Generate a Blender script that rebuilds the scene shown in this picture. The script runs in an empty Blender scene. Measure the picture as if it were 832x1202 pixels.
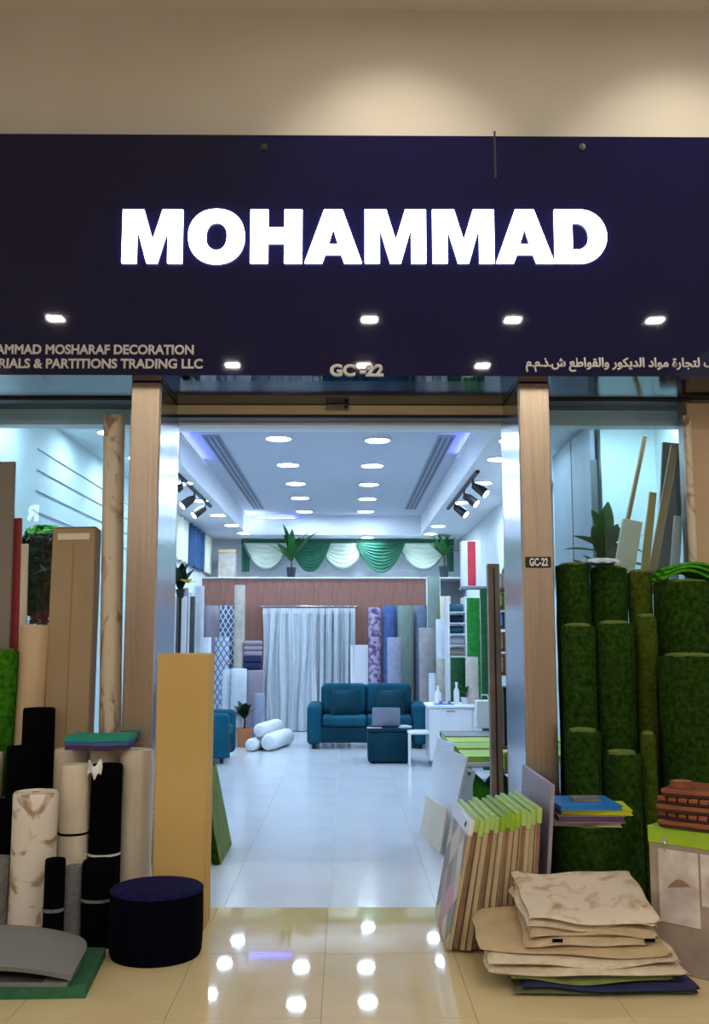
import bpy, bmesh, math, random
from mathutils import Vector, Matrix, noise
random.seed(7)
S = bpy.context.scene
COL = S.collection
PI = math.pi

# ------------------------------------------------------------------ camera, world, exposure
F_PX, W_PX, H_PX = 1150.0, 832.0, 1202.0
PITCH, YAW = math.radians(7.38), math.radians(-0.55)
cam_data = bpy.data.cameras.new('camera')
cam_data.sensor_fit = 'VERTICAL'
cam_data.sensor_height = 36.0
cam_data.lens = 36.0 * F_PX / H_PX
cam_data.clip_end = 100
cam = bpy.data.objects.new('camera', cam_data)
cam.location = (0, 0, 1.5)
cam.rotation_euler = (PI / 2 + PITCH, 0, YAW)
COL.objects.link(cam)
S.camera = cam
S.view_settings.view_transform = 'Standard'
S.view_settings.look = 'None'
S.view_settings.exposure = 0.0
S.view_settings.gamma = 1.0
S.view_settings.use_curve_mapping = False
wd = bpy.data.worlds.new('mall_ambience')
S.world = wd
wd.use_nodes = True
wd.node_tree.nodes['Background'].inputs[0].default_value = (1.0, 0.93, 0.84, 1)
wd.node_tree.nodes['Background'].inputs[1].default_value = 0.5
LAMP_COOL, LAMP_MALL = 108.0, 410.0          # emission strength of shop and mall downlights
SPOT_POWER = 88.0

# ------------------------------------------------------------------ measuring helpers (photo pixel -> point at a real depth)
_R = cam.rotation_euler.to_matrix()
_O = Vector((0, 0, 1.5))
def ray(px, py):
    return _R @ Vector(((px - W_PX / 2) / F_PX, (H_PX / 2 - py) / F_PX, -1.0))
def P(px, py, Y):
    d = ray(px, py); return _O + d * ((Y - _O.y) / d.y)
def G(px, py, z=0.0):
    d = ray(px, py); return _O + d * ((z - _O.z) / d.z)

# ------------------------------------------------------------------ materials
def lin(c):
    return tuple(((v / 255.0) / 12.92 if v / 255.0 <= 0.04045 else ((v / 255.0 + 0.055) / 1.055) ** 2.4) for v in c)
MATS = {}
def mat(key, c1, c2=None, rough=0.6, metal=0.0, scale=6.0, bump=0.0, bscale=60.0, coat=0.0, spec=0.5, sheen=0.0, stretch=(1, 1, 1), lo=0.35, hi=0.65, distort=0.0):
    m = bpy.data.materials.new(key); m.use_nodes = True
    nt = m.node_tree; N = nt.nodes; L = nt.links
    b = N['Principled BSDF']
    b.inputs['Base Color'].default_value = (*lin(c1), 1)
    b.inputs['Roughness'].default_value = rough
    b.inputs['Metallic'].default_value = metal
    b.inputs['Specular IOR Level'].default_value = spec
    b.inputs['Coat Weight'].default_value = coat
    b.inputs['Sheen Weight'].default_value = sheen
    if c2 is not None or bump:
        tc = N.new('ShaderNodeTexCoord'); mp = N.new('ShaderNodeMapping')
        mp.inputs['Scale'].default_value = stretch
        L.new(tc.outputs['Object'], mp.inputs[0])
    if c2 is not None:
        n = N.new('ShaderNodeTexNoise'); n.inputs['Scale'].default_value = scale; n.inputs['Detail'].default_value = 5
        n.inputs['Distortion'].default_value = distort
        r = N.new('ShaderNodeValToRGB')
        r.color_ramp.elements[0].position = lo; r.color_ramp.elements[0].color = (*lin(c1), 1)
        r.color_ramp.elements[1].position = hi; r.color_ramp.elements[1].color = (*lin(c2), 1)
        L.new(mp.outputs[0], n.inputs['Vector']); L.new(n.outputs[0], r.inputs[0]); L.new(r.outputs[0], b.inputs['Base Color'])
    if bump:
        n = N.new('ShaderNodeTexNoise'); n.inputs['Scale'].default_value = bscale; n.inputs['Detail'].default_value = 3
        bp = N.new('ShaderNodeBump'); bp.inputs['Strength'].default_value = bump; bp.inputs['Distance'].default_value = 0.01
        L.new(mp.outputs[0], n.inputs['Vector']); L.new(n.outputs[0], bp.inputs['Height']); L.new(bp.outputs[0], b.inputs['Normal'])
    MATS[key] = m
    return m
def emit(key, col, strength):
    m = bpy.data.materials.new(key); m.use_nodes = True
    b = m.node_tree.nodes['Principled BSDF']
    b.inputs['Base Color'].default_value = (0.8, 0.8, 0.8, 1)
    b.inputs['Emission Color'].default_value = (*col, 1)
    b.inputs['Emission Strength'].default_value = strength
    MATS[key] = m; return m
def glass_mat(key, tint, refl=1.0):
    m = bpy.data.materials.new(key); m.use_nodes = True
    nt = m.node_tree; N = nt.nodes; L = nt.links
    N.remove(N['Principled BSDF'])
    t = N.new('ShaderNodeBsdfTransparent'); t.inputs[0].default_value = (*tint, 1)
    g = N.new('ShaderNodeBsdfGlossy'); g.inputs['Roughness'].default_value = 0.0
    f = N.new('ShaderNodeFresnel'); f.inputs[0].default_value = 1.5
    mx = N.new('ShaderNodeMixShader')
    L.new(f.outputs[0], mx.inputs[0]); L.new(t.outputs[0], mx.inputs[1]); L.new(g.outputs[0], mx.inputs[2])
    L.new(mx.outputs[0], N['Material Output'].inputs[0])
    MATS[key] = m; return m
def trellis_mat(key, c1, c2, sc):
    """two crossing wave sets: a printed trellis lattice"""
    m = mat(key, c1, None, rough=0.9)
    nt = m.node_tree; N = nt.nodes; L = nt.links
    tc = N.new('ShaderNodeTexCoord'); sp = N.new('ShaderNodeSeparateXYZ'); L.new(tc.outputs['Object'], sp.inputs[0])
    def mth(op, a, b=None, v=None):
        n = N.new('ShaderNodeMath'); n.operation = op
        L.new(a, n.inputs[0])
        if b is not None: L.new(b, n.inputs[1])
        elif v is not None: n.inputs[1].default_value = v
        return n.outputs[0]
    x = mth('MULTIPLY', sp.outputs['X'], v=sc * 1.7); z = mth('MULTIPLY', sp.outputs['Z'], v=sc)
    a = mth('ABSOLUTE', mth('SINE', mth('ADD', x, z))); b = mth('ABSOLUTE', mth('SINE', mth('SUBTRACT', x, z)))
    k = mth('LESS_THAN', mth('MINIMUM', a, b), v=0.33)
    mx = N.new('ShaderNodeMix'); mx.data_type = 'RGBA'
    mx.inputs['A'].default_value = (*lin(c1), 1); mx.inputs['B'].default_value = (*lin(c2), 1)
    L.new(k, mx.inputs['Factor']); L.new(mx.outputs['Result'], N['Principled BSDF'].inputs['Base Color'])
    return m
def patchwork_mat(key, cols):
    """printed squares of a sample cover: diamonds of different colours"""
    m = mat(key, cols[0], None, rough=0.35)
    nt = m.node_tree; N = nt.nodes; L = nt.links
    tc = N.new('ShaderNodeTexCoord'); mp = N.new('ShaderNodeMapping'); mp.inputs['Scale'].default_value = (1, 7.0, 7.0)
    mp.inputs['Rotation'].default_value = (0.5, 0, 0); mp.inputs['Location'].default_value = (0, 5.3, 2.7)
    sn = N.new('ShaderNodeVectorMath'); sn.operation = 'FLOOR'
    wn = N.new('ShaderNodeTexWhiteNoise'); r = N.new('ShaderNodeValToRGB'); r.color_ramp.interpolation = 'CONSTANT'
    els = r.color_ramp.elements
    while len(els) < len(cols): els.new(0.5)
    for i, c in enumerate(cols):
        els[i].position = i / len(cols); els[i].color = (*lin(c), 1)
    sp = N.new('ShaderNodeSeparateXYZ'); cb = N.new('ShaderNodeCombineXYZ')
    L.new(tc.outputs['Object'], mp.inputs[0]); L.new(mp.outputs[0], sp.inputs[0])
    L.new(sp.outputs['Y'], cb.inputs['Y']); L.new(sp.outputs['Z'], cb.inputs['Z'])
    L.new(cb.outputs[0], sn.inputs[0]); L.new(sn.outputs[0], wn.inputs['Vector']); L.new(wn.outputs['Value'], r.inputs[0])
    L.new(r.outputs[0], N['Principled BSDF'].inputs['Base Color'])
    return m

mat('mall_wall', (206, 196, 178), (200, 189, 170), rough=0.7, scale=1.2)
mat('mall_ceiling', (222, 212, 194), None, rough=0.8)
mat('mall_tile', (226, 204, 156), (219, 196, 146), rough=0.035, scale=3.0, spec=0.55)
mat('grout', (120, 105, 80), None, rough=0.8)
mat('shop_tile', (212, 216, 222), (204, 209, 218), rough=0.16, scale=2.0)
mat('shop_grout', (190, 196, 204), None, rough=0.7)
mat('sign_gloss', (12, 12, 54), None, rough=0.025, coat=0.0, spec=0.45)
mat('soffit', (30, 30, 44), None, rough=0.12, metal=0.5)
mat('steel', (204, 184, 160), (190, 170, 148), rough=0.26, metal=1.0, scale=3.0, bump=0.04, bscale=40.0, stretch=(30, 30, 0.5))
mat('steel_side', (190, 196, 206), None, rough=0.2, metal=1.0)
mat('header_wood', (236, 214, 172), (222, 198, 156), rough=0.4, stretch=(1, 6, 8), scale=4)
mat('dark_frame', (40, 32, 32), None, rough=0.4)
mat('frame_brown', (146, 130, 116), (128, 112, 100), rough=0.4, metal=0.2)
mat('shop_wall', (214, 224, 226), None, rough=0.75)
mat('teal_wall', (204, 224, 222), (198, 220, 219), rough=0.7, scale=1.0)
mat('shop_white', (226, 230, 236), None, rough=0.7)
mat('tray_white', (186, 192, 206), None, rough=0.8)
mat('tray_grey', (150, 158, 176), None, rough=0.8)
mat('slot_grey', (92, 98, 112), None, rough=0.6)
mat('black', (16, 16, 19), None, rough=0.5)
mat('wood_brown', (152, 104, 90), (134, 90, 78), rough=0.5, scale=5, stretch=(6, 6, 0.6))
mat('teal_velvet', (8, 82, 104), (6, 66, 88), rough=0.8, spec=0.2, sheen=0.0, scale=3.0, bump=0.1)
mat('teal_dark', (6, 56, 72), (5, 46, 62), rough=0.85, spec=0.2, sheen=0.0, scale=4)
mat('white_fabric', (232, 234, 238), (222, 226, 232), rough=0.9, bump=0.15, bscale=120)
mat('curtain_white', (216, 222, 228), (206, 214, 222), rough=0.85, bump=0.1, bscale=150)
mat('curtain_cream', (214, 216, 196), None, rough=0.9)
mat('curtain_blue', (44, 88, 134), (30, 66, 108), rough=0.9, scale=3)
mat('swag_green', (44, 110, 84), (34, 94, 72), rough=0.7, bump=0.2, bscale=30)
mat('swag_white', (214, 224, 206), (204, 216, 198), rough=0.8)
mat('trim_grey', (108, 124, 124), None, rough=0.8)
mat('leaf_green', (44, 128, 52), (28, 96, 40), rough=0.45, scale=8)
mat('leaf_bright', (110, 196, 66), (78, 160, 44), rough=0.6, scale=8)
mat('leaf_dark', (18, 66, 34), (12, 44, 24), rough=0.5, scale=8)
mat('leaf_olive', (70, 78, 36), (44, 56, 26), rough=0.6, scale=8)
mat('trunk', (92, 70, 48), (70, 52, 36), rough=0.9)
mat('pot_dark', (30, 44, 48), None, rough=0.4)
mat('pot_terracotta', (188, 120, 76), None, rough=0.7)
mat('soil', (50, 38, 30), None, rough=1.0)
mat('turf', (50, 80, 20), (14, 38, 7), rough=1.0, scale=38, bump=0.9, bscale=160, spec=0.1, lo=0.3, hi=0.7)
mat('turf_olive', (82, 98, 26), (44, 62, 12), rough=1.0, scale=38, bump=0.9, bscale=160, spec=0.1, lo=0.3, hi=0.7)
mat('turf_bright', (84, 170, 40), (56, 132, 26), rough=1.0, scale=30, bump=0.8, bscale=140, spec=0.1)
mat('turf_mid', (70, 136, 28), (36, 92, 14), rough=1.0, scale=30, bump=0.8, bscale=140, spec=0.1)
mat('turf_back', (112, 128, 52), (88, 106, 40), rough=0.95, scale=14)
mat('vinyl_marble', (228, 212, 184), (150, 122, 90), rough=0.4, scale=9.0, lo=0.53, hi=0.68, distort=1.2, stretch=(1, 1, 0.6))
mat('vinyl_stained', (228, 216, 200), (164, 134, 102), rough=0.4, scale=7.0, lo=0.53, hi=0.62, distort=0.8)
mat('vinyl_cream', (226, 212, 188), (218, 202, 176), rough=0.5, scale=3)
mat('vinyl_beige', (206, 178, 142), (196, 166, 130), rough=0.5, scale=3)
mat('kraft', (168, 144, 112), (156, 132, 100), rough=0.75, scale=4, stretch=(1, 1, 0.4))
mat('kraft_edge', (150, 118, 78), None, rough=0.8)
mat('foam_tan', (208, 172, 106), (200, 163, 96), rough=0.8, scale=2.0, bump=0.05)
mat('paper_label', (224, 208, 184), None, rough=0.6)
mat('carpet_black', (4, 4, 6), (9, 9, 12), rough=1.0, spec=0.05, scale=60, bump=0.4, bscale=200)
mat('carpet_grey', (128, 126, 122), (110, 108, 106), rough=0.95, scale=50, bump=0.4, bscale=180)
mat('carpet_midgrey', (130, 130, 130), (116, 116, 118), rough=0.95, scale=40, bump=0.3, bscale=160)
mat('core_card', (170, 140, 100), None, rough=0.8)
mat('tape_white', (230, 230, 226), None, rough=0.3)
mat('pouf_navy', (28, 26, 74), (20, 18, 54), rough=1.0, scale=30, bump=0.2, bscale=150, spec=0.1)
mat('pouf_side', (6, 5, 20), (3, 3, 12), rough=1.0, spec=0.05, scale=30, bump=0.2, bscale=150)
mat('foam_grey', (126, 126, 124), (118, 118, 117), rough=0.85, scale=3)
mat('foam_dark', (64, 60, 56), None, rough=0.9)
mat('rubber_green', (48, 108, 74), (38, 92, 62), rough=0.9, scale=20)
mat('mat_teal', (30, 148, 128), None, rough=0.8)
mat('mat_blue', (58, 92, 150), None, rough=0.8)
mat('mat_purple', (70, 36, 78), None, rough=0.8)
mat('book_blue', (30, 128, 210), None, rough=0.4)
mat('book_yellow', (206, 206, 30), None, rough=0.5)
mat('book_mauve', (148, 126, 152), None, rough=0.5)
mat('book_plum', (88, 60, 86), None, rough=0.5)
mat('book_cream', (214, 204, 168), None, rough=0.6)
mat('book_grey', (120, 124, 128), None, rough=0.5)
mat('lime', (160, 196, 40), (150, 186, 34), rough=0.4, scale=3)
mat('lime_soft', (172, 200, 112), (158, 190, 96), rough=0.45, scale=5)
mat('lime_deep', (140, 178, 40), (120, 160, 30), rough=0.45, scale=5)
mat('page_beige', (196, 178, 140), (170, 152, 118), rough=0.8, scale=40, stretch=(30, 1, 1))
mat('page_brown', (150, 108, 84), (126, 92, 72), rough=0.8, scale=20)
patchwork_mat('patchwork', [(206, 190, 160), (176, 148, 118), (214, 206, 192), (130, 106, 86), (204, 132, 136), (120, 114, 112), (198, 170, 140), (214, 194, 160)])
mat('panel_lilac', (158, 146, 164), (146, 136, 154), rough=0.5, scale=2)
mat('board_white', (226, 228, 234), (218, 222, 230), rough=0.25, scale=2)
mat('rug_beige', (208, 184, 150), (192, 168, 132), rough=0.95, scale=16, bump=0.5, bscale=120)
mat('rug_cream', (220, 206, 180), (204, 186, 156), rough=0.95, scale=16, bump=0.5, bscale=120)
mat('rug_pattern', (222, 206, 184), (178, 148, 122), rough=0.95, scale=9, lo=0.5, hi=0.7, bump=0.6, bscale=100, distort=1.0)
mat('rug_tan', (198, 172, 134), (186, 160, 122), rough=0.95, scale=12, bump=0.4, bscale=120)
mat('rug_green', (136, 150, 84), (116, 130, 70), rough=0.95, scale=14)
mat('rug_navy', (44, 46, 92), (34, 36, 74), rough=0.95, scale=14)
mat('rug_olive', (108, 110, 74), (92, 94, 60), rough=0.95, scale=14)
mat('deck_wood', (150, 84, 46), (116, 62, 34), rough=0.45, scale=6, stretch=(1, 8, 8))
mat('deck_dark', (54, 32, 24), None, rough=0.7)
mat('orange', (210, 104, 24), None, rough=0.5)
mat('stone_print', (178, 160, 148), (150, 132, 120), rough=0.4, scale=4, distort=0.6)
mat('print_light', (226, 218, 214), (190, 172, 164), rough=0.3, scale=7, distort=0.5)
mat('print_brown', (148, 116, 92), None, rough=0.4)
mat('board_grey', (126, 138, 150), (116, 126, 138), rough=0.6, scale=2)
mat('board_slate', (84, 92, 92), (74, 80, 80), rough=0.5, scale=3)
mat('board_taupe', (128, 116, 104), None, rough=0.5)
mat('board_red', (156, 46, 44), None, rough=0.5)
mat('batten', (190, 150, 100), (170, 130, 84), rough=0.55, scale=5, stretch=(8, 8, 0.6))
mat('gold', (176, 140, 62), None, rough=0.35, metal=0.3)
mat('roll_greyblue', (126, 140, 166), (112, 126, 154), rough=0.95, scale=14)
mat('roll_blue', (84, 112, 166), (72, 98, 150), rough=0.95, scale=14)
mat('roll_sage', (132, 148, 138), (112, 130, 122), rough=0.95, scale=12, stretch=(6, 6, 0.5))
mat('roll_lavender', (158, 164, 188), (146, 152, 178), rough=0.95, scale=12)
mat('roll_taupe', (170, 164, 162), (146, 142, 146), rough=0.95, scale=5)
mat('roll_mauve', (150, 140, 152), None, rough=0.95)
mat('roll_linen', (196, 188, 176), (170, 164, 156), rough=0.95, scale=9)
mat('roll_pale', (210, 216, 226), (196, 204, 216), rough=0.9, scale=8)
mat('roll_navy', (28, 42, 82), None, rough=0.9)
mat('roll_teal', (48, 92, 112), None, rough=0.9)
mat('roll_green', (30, 132, 42), (20, 100, 32), rough=0.95, scale=20)
mat('roll_darkgreen', (22, 84, 40), (14, 62, 30), rough=0.95, scale=20)
mat('floral', (170, 164, 196), (108, 70, 110), rough=0.9, scale=14, lo=0.45, hi=0.58)
trellis_mat('trellis_dark', (74, 92, 122), (196, 206, 220), 22)
trellis_mat('trellis_light', (176, 188, 206), (84, 100, 132), 22)
mat('screen', (120, 126, 146), None, rough=0.2)
mat('red', (206, 50, 70), (186, 40, 60), rough=0.6)
mat('yellow_petal', (226, 214, 70), None, rough=0.6)
mat('carton', (176, 142, 112), None, rough=0.8)
mat('chrome', (210, 210, 214), None, rough=0.15, metal=1.0)
mat('opposite', (136, 108, 88), None, rough=0.6)
COOL = (0.60, 0.79, 1.0)
emit('lamp_cool', COOL, LAMP_COOL)
emit('lamp_track', COOL, 40.0)
emit('lamp_mall', (1.0, 0.955, 0.87), LAMP_MALL)
emit('led_blue', (0.10, 0.12, 1.0), 16.0)
emit('letter_white', (0.90, 0.95, 1.0), 7.0)
emit('letter_side', (0.55, 0.68, 1.0), 2.2)
mat('sign_print', (204, 198, 196), None, rough=0.4)
emit('reflection_glow', (0.84, 0.90, 1.0), 2.6)
emit('reflection_soft_glow', (0.88, 0.94, 1.0), 1.1)
glass_mat('glass', (0.89, 0.98, 0.975))
M = MATS

# ------------------------------------------------------------------ scene tree helpers
def add(name, data, parent=None, loc=None, rot=None):
    o = bpy.data.objects.new(name, data); COL.objects.link(o)
    if parent is not None: o.parent = parent
    if loc is not None: o.location = loc
    if rot is not None: o.rotation_euler = rot
    return o
def finish(bm, name, m, smooth=True):
    me = bpy.data.meshes.new(name)
    bmesh.ops.recalc_face_normals(bm, faces=bm.faces)
    bm.to_mesh(me); bm.free()
    for x in (m if isinstance(m, (list, tuple)) else [m]):
        me.materials.append(M[x] if isinstance(x, str) else x)
    if smooth:
        me.shade_smooth()
        me.set_sharp_from_angle(angle=math.radians(38))
    return me
def obj(name, bm, m, parent=None, loc=None, rot=None, smooth=True):
    return add(name, finish(bm, name, m, smooth), parent, loc, rot)
def tag(o, label, cat, group=None, kind=None):
    if label: o['label'] = label
    if cat: o['category'] = cat
    if group: o['group'] = group
    if kind: o['kind'] = kind
    return o
def thing(name, label, cat, loc=(0, 0, 0), rot=(0, 0, 0), group=None):
    return tag(add(name, None, None, loc, rot), label, cat, group)
def struct(name, bm=None, m=None, parent=None, loc=None, smooth=False):
    o = obj(name, bm, m, parent, loc, smooth=smooth) if bm is not None else add(name, None, parent, loc)
    if parent is None: o['kind'] = 'structure'
    return o
def copy_tree(o, parent=None):
    c = o.copy(); COL.objects.link(c); c.parent = parent
    for ch in list(o.children): copy_tree(ch, c)
    return c

# ------------------------------------------------------------------ shapes
def box(x0, x1, y0, y1, z0, z1, bev=0.0, seg=1, bm=None):
    t = bmesh.new()
    bmesh.ops.create_cube(t, size=1.0)
    for v in t.verts:
        v.co = Vector(((x0 + x1) / 2 + v.co.x * (x1 - x0), (y0 + y1) / 2 + v.co.y * (y1 - y0), (z0 + z1) / 2 + v.co.z * (z1 - z0)))
    if bev > 0:
        bmesh.ops.bevel(t, geom=list(t.edges), offset=min(bev, 0.49 * min(abs(x1 - x0), abs(y1 - y0), abs(z1 - z0))), segments=seg, profile=0.5, affect='EDGES')
    if bm is None: return t
    me = bpy.data.meshes.new('tmp'); t.to_mesh(me); t.free(); bm.from_mesh(me); bpy.data.meshes.remove(me)
    return bm
def lathe(prof, segs=28, bm=None, at=(0, 0, 0), closed_ends=True):
    bm = bm or bmesh.new(); rings = []
    for r, z in prof:
        if r < 1e-6: rings.append([bm.verts.new((at[0], at[1], at[2] + z))])
        else: rings.append([bm.verts.new((at[0] + r * math.cos(2 * PI * i / segs), at[1] + r * math.sin(2 * PI * i / segs), at[2] + z)) for i in range(segs)])
    for a, b in zip(rings, rings[1:]):
        for i in range(segs):
            j = (i + 1) % segs
            if len(a) == 1 and len(b) == 1: continue
            if len(a) == 1: bm.faces.new((a[0], b[j], b[i]))
            elif len(b) == 1: bm.faces.new((a[i], a[j], b[0]))
            else: bm.faces.new((a[i], a[j], b[j], b[i]))
    return bm
def tube(pts, r, segs=10, bm=None, cap=True):
    bm = bm or bmesh.new(); pts = [Vector(p) for p in pts]; rings = []
    rr = r if isinstance(r, (list, tuple)) else [r] * len(pts)
    for i, p in enumerate(pts):
        d = (pts[min(i + 1, len(pts) - 1)] - pts[max(i - 1, 0)]).normalized()
        u = d.cross(Vector((0, 0, 1)) if abs(d.z) < 0.9 else Vector((1, 0, 0))).normalized(); v = d.cross(u)
        rings.append([bm.verts.new(p + (u * math.cos(2 * PI * k / segs) + v * math.sin(2 * PI * k / segs)) * rr[i]) for k in range(segs)])
    for a, b in zip(rings, rings[1:]):
        for k in range(segs): bm.faces.new((a[k], a[(k + 1) % segs], b[(k + 1) % segs], b[k]))
    if cap: bm.faces.new(rings[0]); bm.faces.new(list(reversed(rings[-1])))
    return bm
def sheet(fn, nu, nv, thick, bm=None):
    """a cloth sheet fn(u,v)->Vector, given thickness along its normals"""
    bm = bm or bmesh.new()
    g = [[fn(i / nu, j / nv) for j in range(nv + 1)] for i in range(nu + 1)]
    def nrm(i, j):
        a = g[min(i + 1, nu)][j] - g[max(i - 1, 0)][j]; b = g[i][min(j + 1, nv)] - g[i][max(j - 1, 0)]
        n = a.cross(b); return n.normalized() if n.length > 1e-9 else Vector((0, 0, 1))
    T = [[bm.verts.new(g[i][j] + nrm(i, j) * thick / 2) for j in range(nv + 1)] for i in range(nu + 1)]
    B = [[bm.verts.new(g[i][j] - nrm(i, j) * thick / 2) for j in range(nv + 1)] for i in range(nu + 1)]
    for i in range(nu):
        for j in range(nv):
            bm.faces.new((T[i][j], T[i + 1][j], T[i + 1][j + 1], T[i][j + 1])); bm.faces.new((B[i][j], B[i][j + 1], B[i + 1][j + 1], B[i + 1][j]))
    for i in range(nu):
        bm.faces.new((T[i][0], B[i][0], B[i + 1][0], T[i + 1][0])); bm.faces.new((T[i][nv], T[i + 1][nv], B[i + 1][nv], B[i][nv]))
    for j in range(nv):
        bm.faces.new((T[0][j], T[0][j + 1], B[0][j + 1], B[0][j])); bm.faces.new((T[nu][j], B[nu][j], B[nu][j + 1], T[nu][j + 1]))
    return bm
def basis(bottom, top, xdir=None):
    """matrix whose Z runs bottom->top"""
    z = (Vector(top) - Vector(bottom)).normalized()
    x = Vector(xdir) if xdir is not None else Vector((1, 0, 0))
    if abs(x.normalized().dot(z)) > 0.99: x = Vector((0, 0, 1))
    x = (x - z * x.dot(z)).normalized(); y = z.cross(x)
    m = Matrix((x, y, z)).transposed().to_4x4(); m.translation = Vector(bottom)
    return m

# ------------------------------------------------------------------ rolls (wound sheet: spiral wall, wound end, card core)
def roll_bm(R, L, rows=8, segs=30, fuzz=0.0, seed=0, seam=0.07):
    bm = bmesh.new(); rng = random.Random(seed); rings = []
    zs = [0.0, 0.012] + [L * (k + 1) / (rows + 1) for k in range(rows)] + [L - 0.012, L]
    phase = -PI * 0.35
    for q, z in enumerate(zs):
        edge = 0.94 if q in (0, len(zs) - 1) else 1.0
        sw = 1 + 0.012 * math.sin(z * 7 + seed)
        ring = []
        for i in range(segs):
            t = i / segs
            r = R * (1 - seam * t) * edge * sw + (rng.uniform(-fuzz, fuzz) if fuzz else 0)
            ring.append(bm.verts.new((r * math.cos(phase + 2 * PI * t), r * math.sin(phase + 2 * PI * t), z + (rng.uniform(-fuzz, fuzz) if fuzz else 0))))
        rings.append(ring)
    inner = list(reversed([0.82, 0.70, 0.58, 0.46, 0.34, 0.24]))
    cap = []
    for k, f in enumerate(reversed(inner)):
        cap.append([bm.verts.new((R * f * (1 - 0.04 * i / segs) * math.cos(phase + 2 * PI * i / segs), R * f * (1 - 0.04 * i / segs) * math.sin(phase + 2 * PI * i / segs),
                                  L - (0.007 if k % 2 == 0 else 0.0) - rng.uniform(0, 0.002))) for i in range(segs)])
    cap.append([bm.verts.new((R * 0.24 * math.cos(phase + 2 * PI * i / segs), R * 0.24 * math.sin(phase + 2 * PI * i / segs), L - min(0.12, L * 0.5))) for i in range(segs)])
    allr = rings + cap
    for a, b in zip(allr, allr[1:]):
        for i in range(segs): bm.faces.new((a[i], a[(i + 1) % segs], b[(i + 1) % segs], b[i]))
    bm.faces.new(list(reversed(rings[0]))); bm.faces.new(cap[-1])
    return bm
_seed = [0]
def roll(label, m, bottom, top, R, name='vinyl_roll', cat='roll', group=None, fuzz=0.0, tape=None, core='core_card', face=0.0):
    _seed[0] += 1
    b, t = Vector(bottom), Vector(top); L = (t - b).length
    o = thing(name, label, cat, group=group)
    o.matrix_world = basis(b, t) @ Matrix.Rotation(face, 4, 'Z')
    obj('roll_body', roll_bm(R, L, fuzz=fuzz, seed=_seed[0], rows=10 if fuzz else 6), m, o)
    obj('core_tube', lathe([(R * 0.17, L - 0.10), (R * 0.23, L - 0.10), (R * 0.23, L - 0.004), (R * 0.17, L - 0.004), (R * 0.17, L - 0.10)], 20), core, o)
    if fuzz:
        obj('end_rim', lathe([(R * 0.20, L - 0.02), (R * 0.74, L - 0.02), (R * 0.72, L + 0.012), (R * 0.45, L + 0.018), (R * 0.20, L + 0.012)], 24), core, o)
    for z, h, mm in (tape or []):
        obj('tape_band', lathe([(R * 1.0, z), (R * 1.022, z), (R * 1.022, z + h), (R * 1.0, z + h)], 30), mm, o)
    return o
def roll_px(label, m, x0, x1, ytop, Y, name='carpet_roll', base=0.0, lean=0.0, shift=0.0, **k):
    """a standing roll seen from x0 to x1 with its top at ytop, its axis at depth Y"""
    c = P((x0 + x1) / 2, ytop, Y); R = (P(x1, 700, Y).x - P(x0, 700, Y).x) / 2
    return roll(label, m, (c.x + shift, Y - lean, base), (c.x, Y, c.z), R, name=name, **k)

def slab(name, label, cat, m, pb, pt, wvec, thick, bev=0.004, group=None, extra=None):
    """a board standing from pb (bottom centre) to pt (top centre), wvec = half width vector"""
    pb, pt, wv = Vector(pb), Vector(pt), Vector(wvec)
    mtx = basis(pb, pt, wv); hw = wv.length; L = (pt - pb).length
    bm = box(-hw, hw, -thick / 2, thick / 2, 0, L, bev)
    o = tag(obj(name, bm, m), label, cat, group)
    o.matrix_world = mtx
    return o

# ------------------------------------------------------------------ leaves
def blade(L, w, droop, segs=7, fold=0.25):
    bm = bmesh.new(); rows = []
    for i in range(segs + 1):
        t = i / segs; ww = w * (math.sin(PI * min(1, t * 0.92 + 0.06)) ** 0.8) * 0.5
        c = Vector((0, L * t * (1 - 0.18 * droop * t), L * (0.0 + 0.0 * t) - droop * L * t * t * 0.55))
        rows.append((bm.verts.new(c + Vector((-ww, 0, ww * fold))), bm.verts.new(c), bm.verts.new(c + Vector((ww, 0, ww * fold)))))
    for a, b in zip(rows, rows[1:]):
        bm.faces.new((a[0], a[1], b[1], b[0])); bm.faces.new((a[1], a[2], b[2], b[1]))
    bmesh.ops.solidify(bm, geom=list(bm.faces), thickness=0.003)
    return bm
def plant(name, label, loc, n, L, w, m, pot, pot_r, pot_h, stem_h, tilt=(0.5, 1.1), group=None, seed=1, droop=0.5, pot_m='pot_dark', foliage=None):
    rng = random.Random(seed)
    o = thing(name, label, 'plant', loc, group=group)
    p = obj('pot', lathe([(0, 0), (pot_r * 0.75, 0), (pot_r, pot_h), (pot_r * 0.9, pot_h), (pot_r * 0.85, pot_h * 0.85), (0, pot_h * 0.85)], 24), pot_m, o)
    obj('soil', lathe([(0, pot_h * 0.88), (pot_r * 0.86, pot_h * 0.88), (pot_r * 0.84, pot_h * 0.84), (0, pot_h * 0.84)], 20), 'soil', p)
    obj('stem', tube([(0, 0, pot_h * 0.8), (0.01, 0, pot_h + stem_h * 0.5), (0, 0.01, pot_h + stem_h)], [0.02, 0.016, 0.012]), 'trunk', o)
    for k in range(n):
        me = finish(blade(L * rng.uniform(0.75, 1.1), w * rng.uniform(0.8, 1.15), droop * rng.uniform(0.4, 1.3)), 'leaf', m)
        a = 2 * PI * (k * 0.382) + rng.uniform(-0.3, 0.3); ti = rng.uniform(*tilt)
        l = add('leaf', me, o, (0, 0, pot_h + stem_h * rng.uniform(0.75, 1.0)), (PI / 2 - ti, 0, a))
    return o

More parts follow.
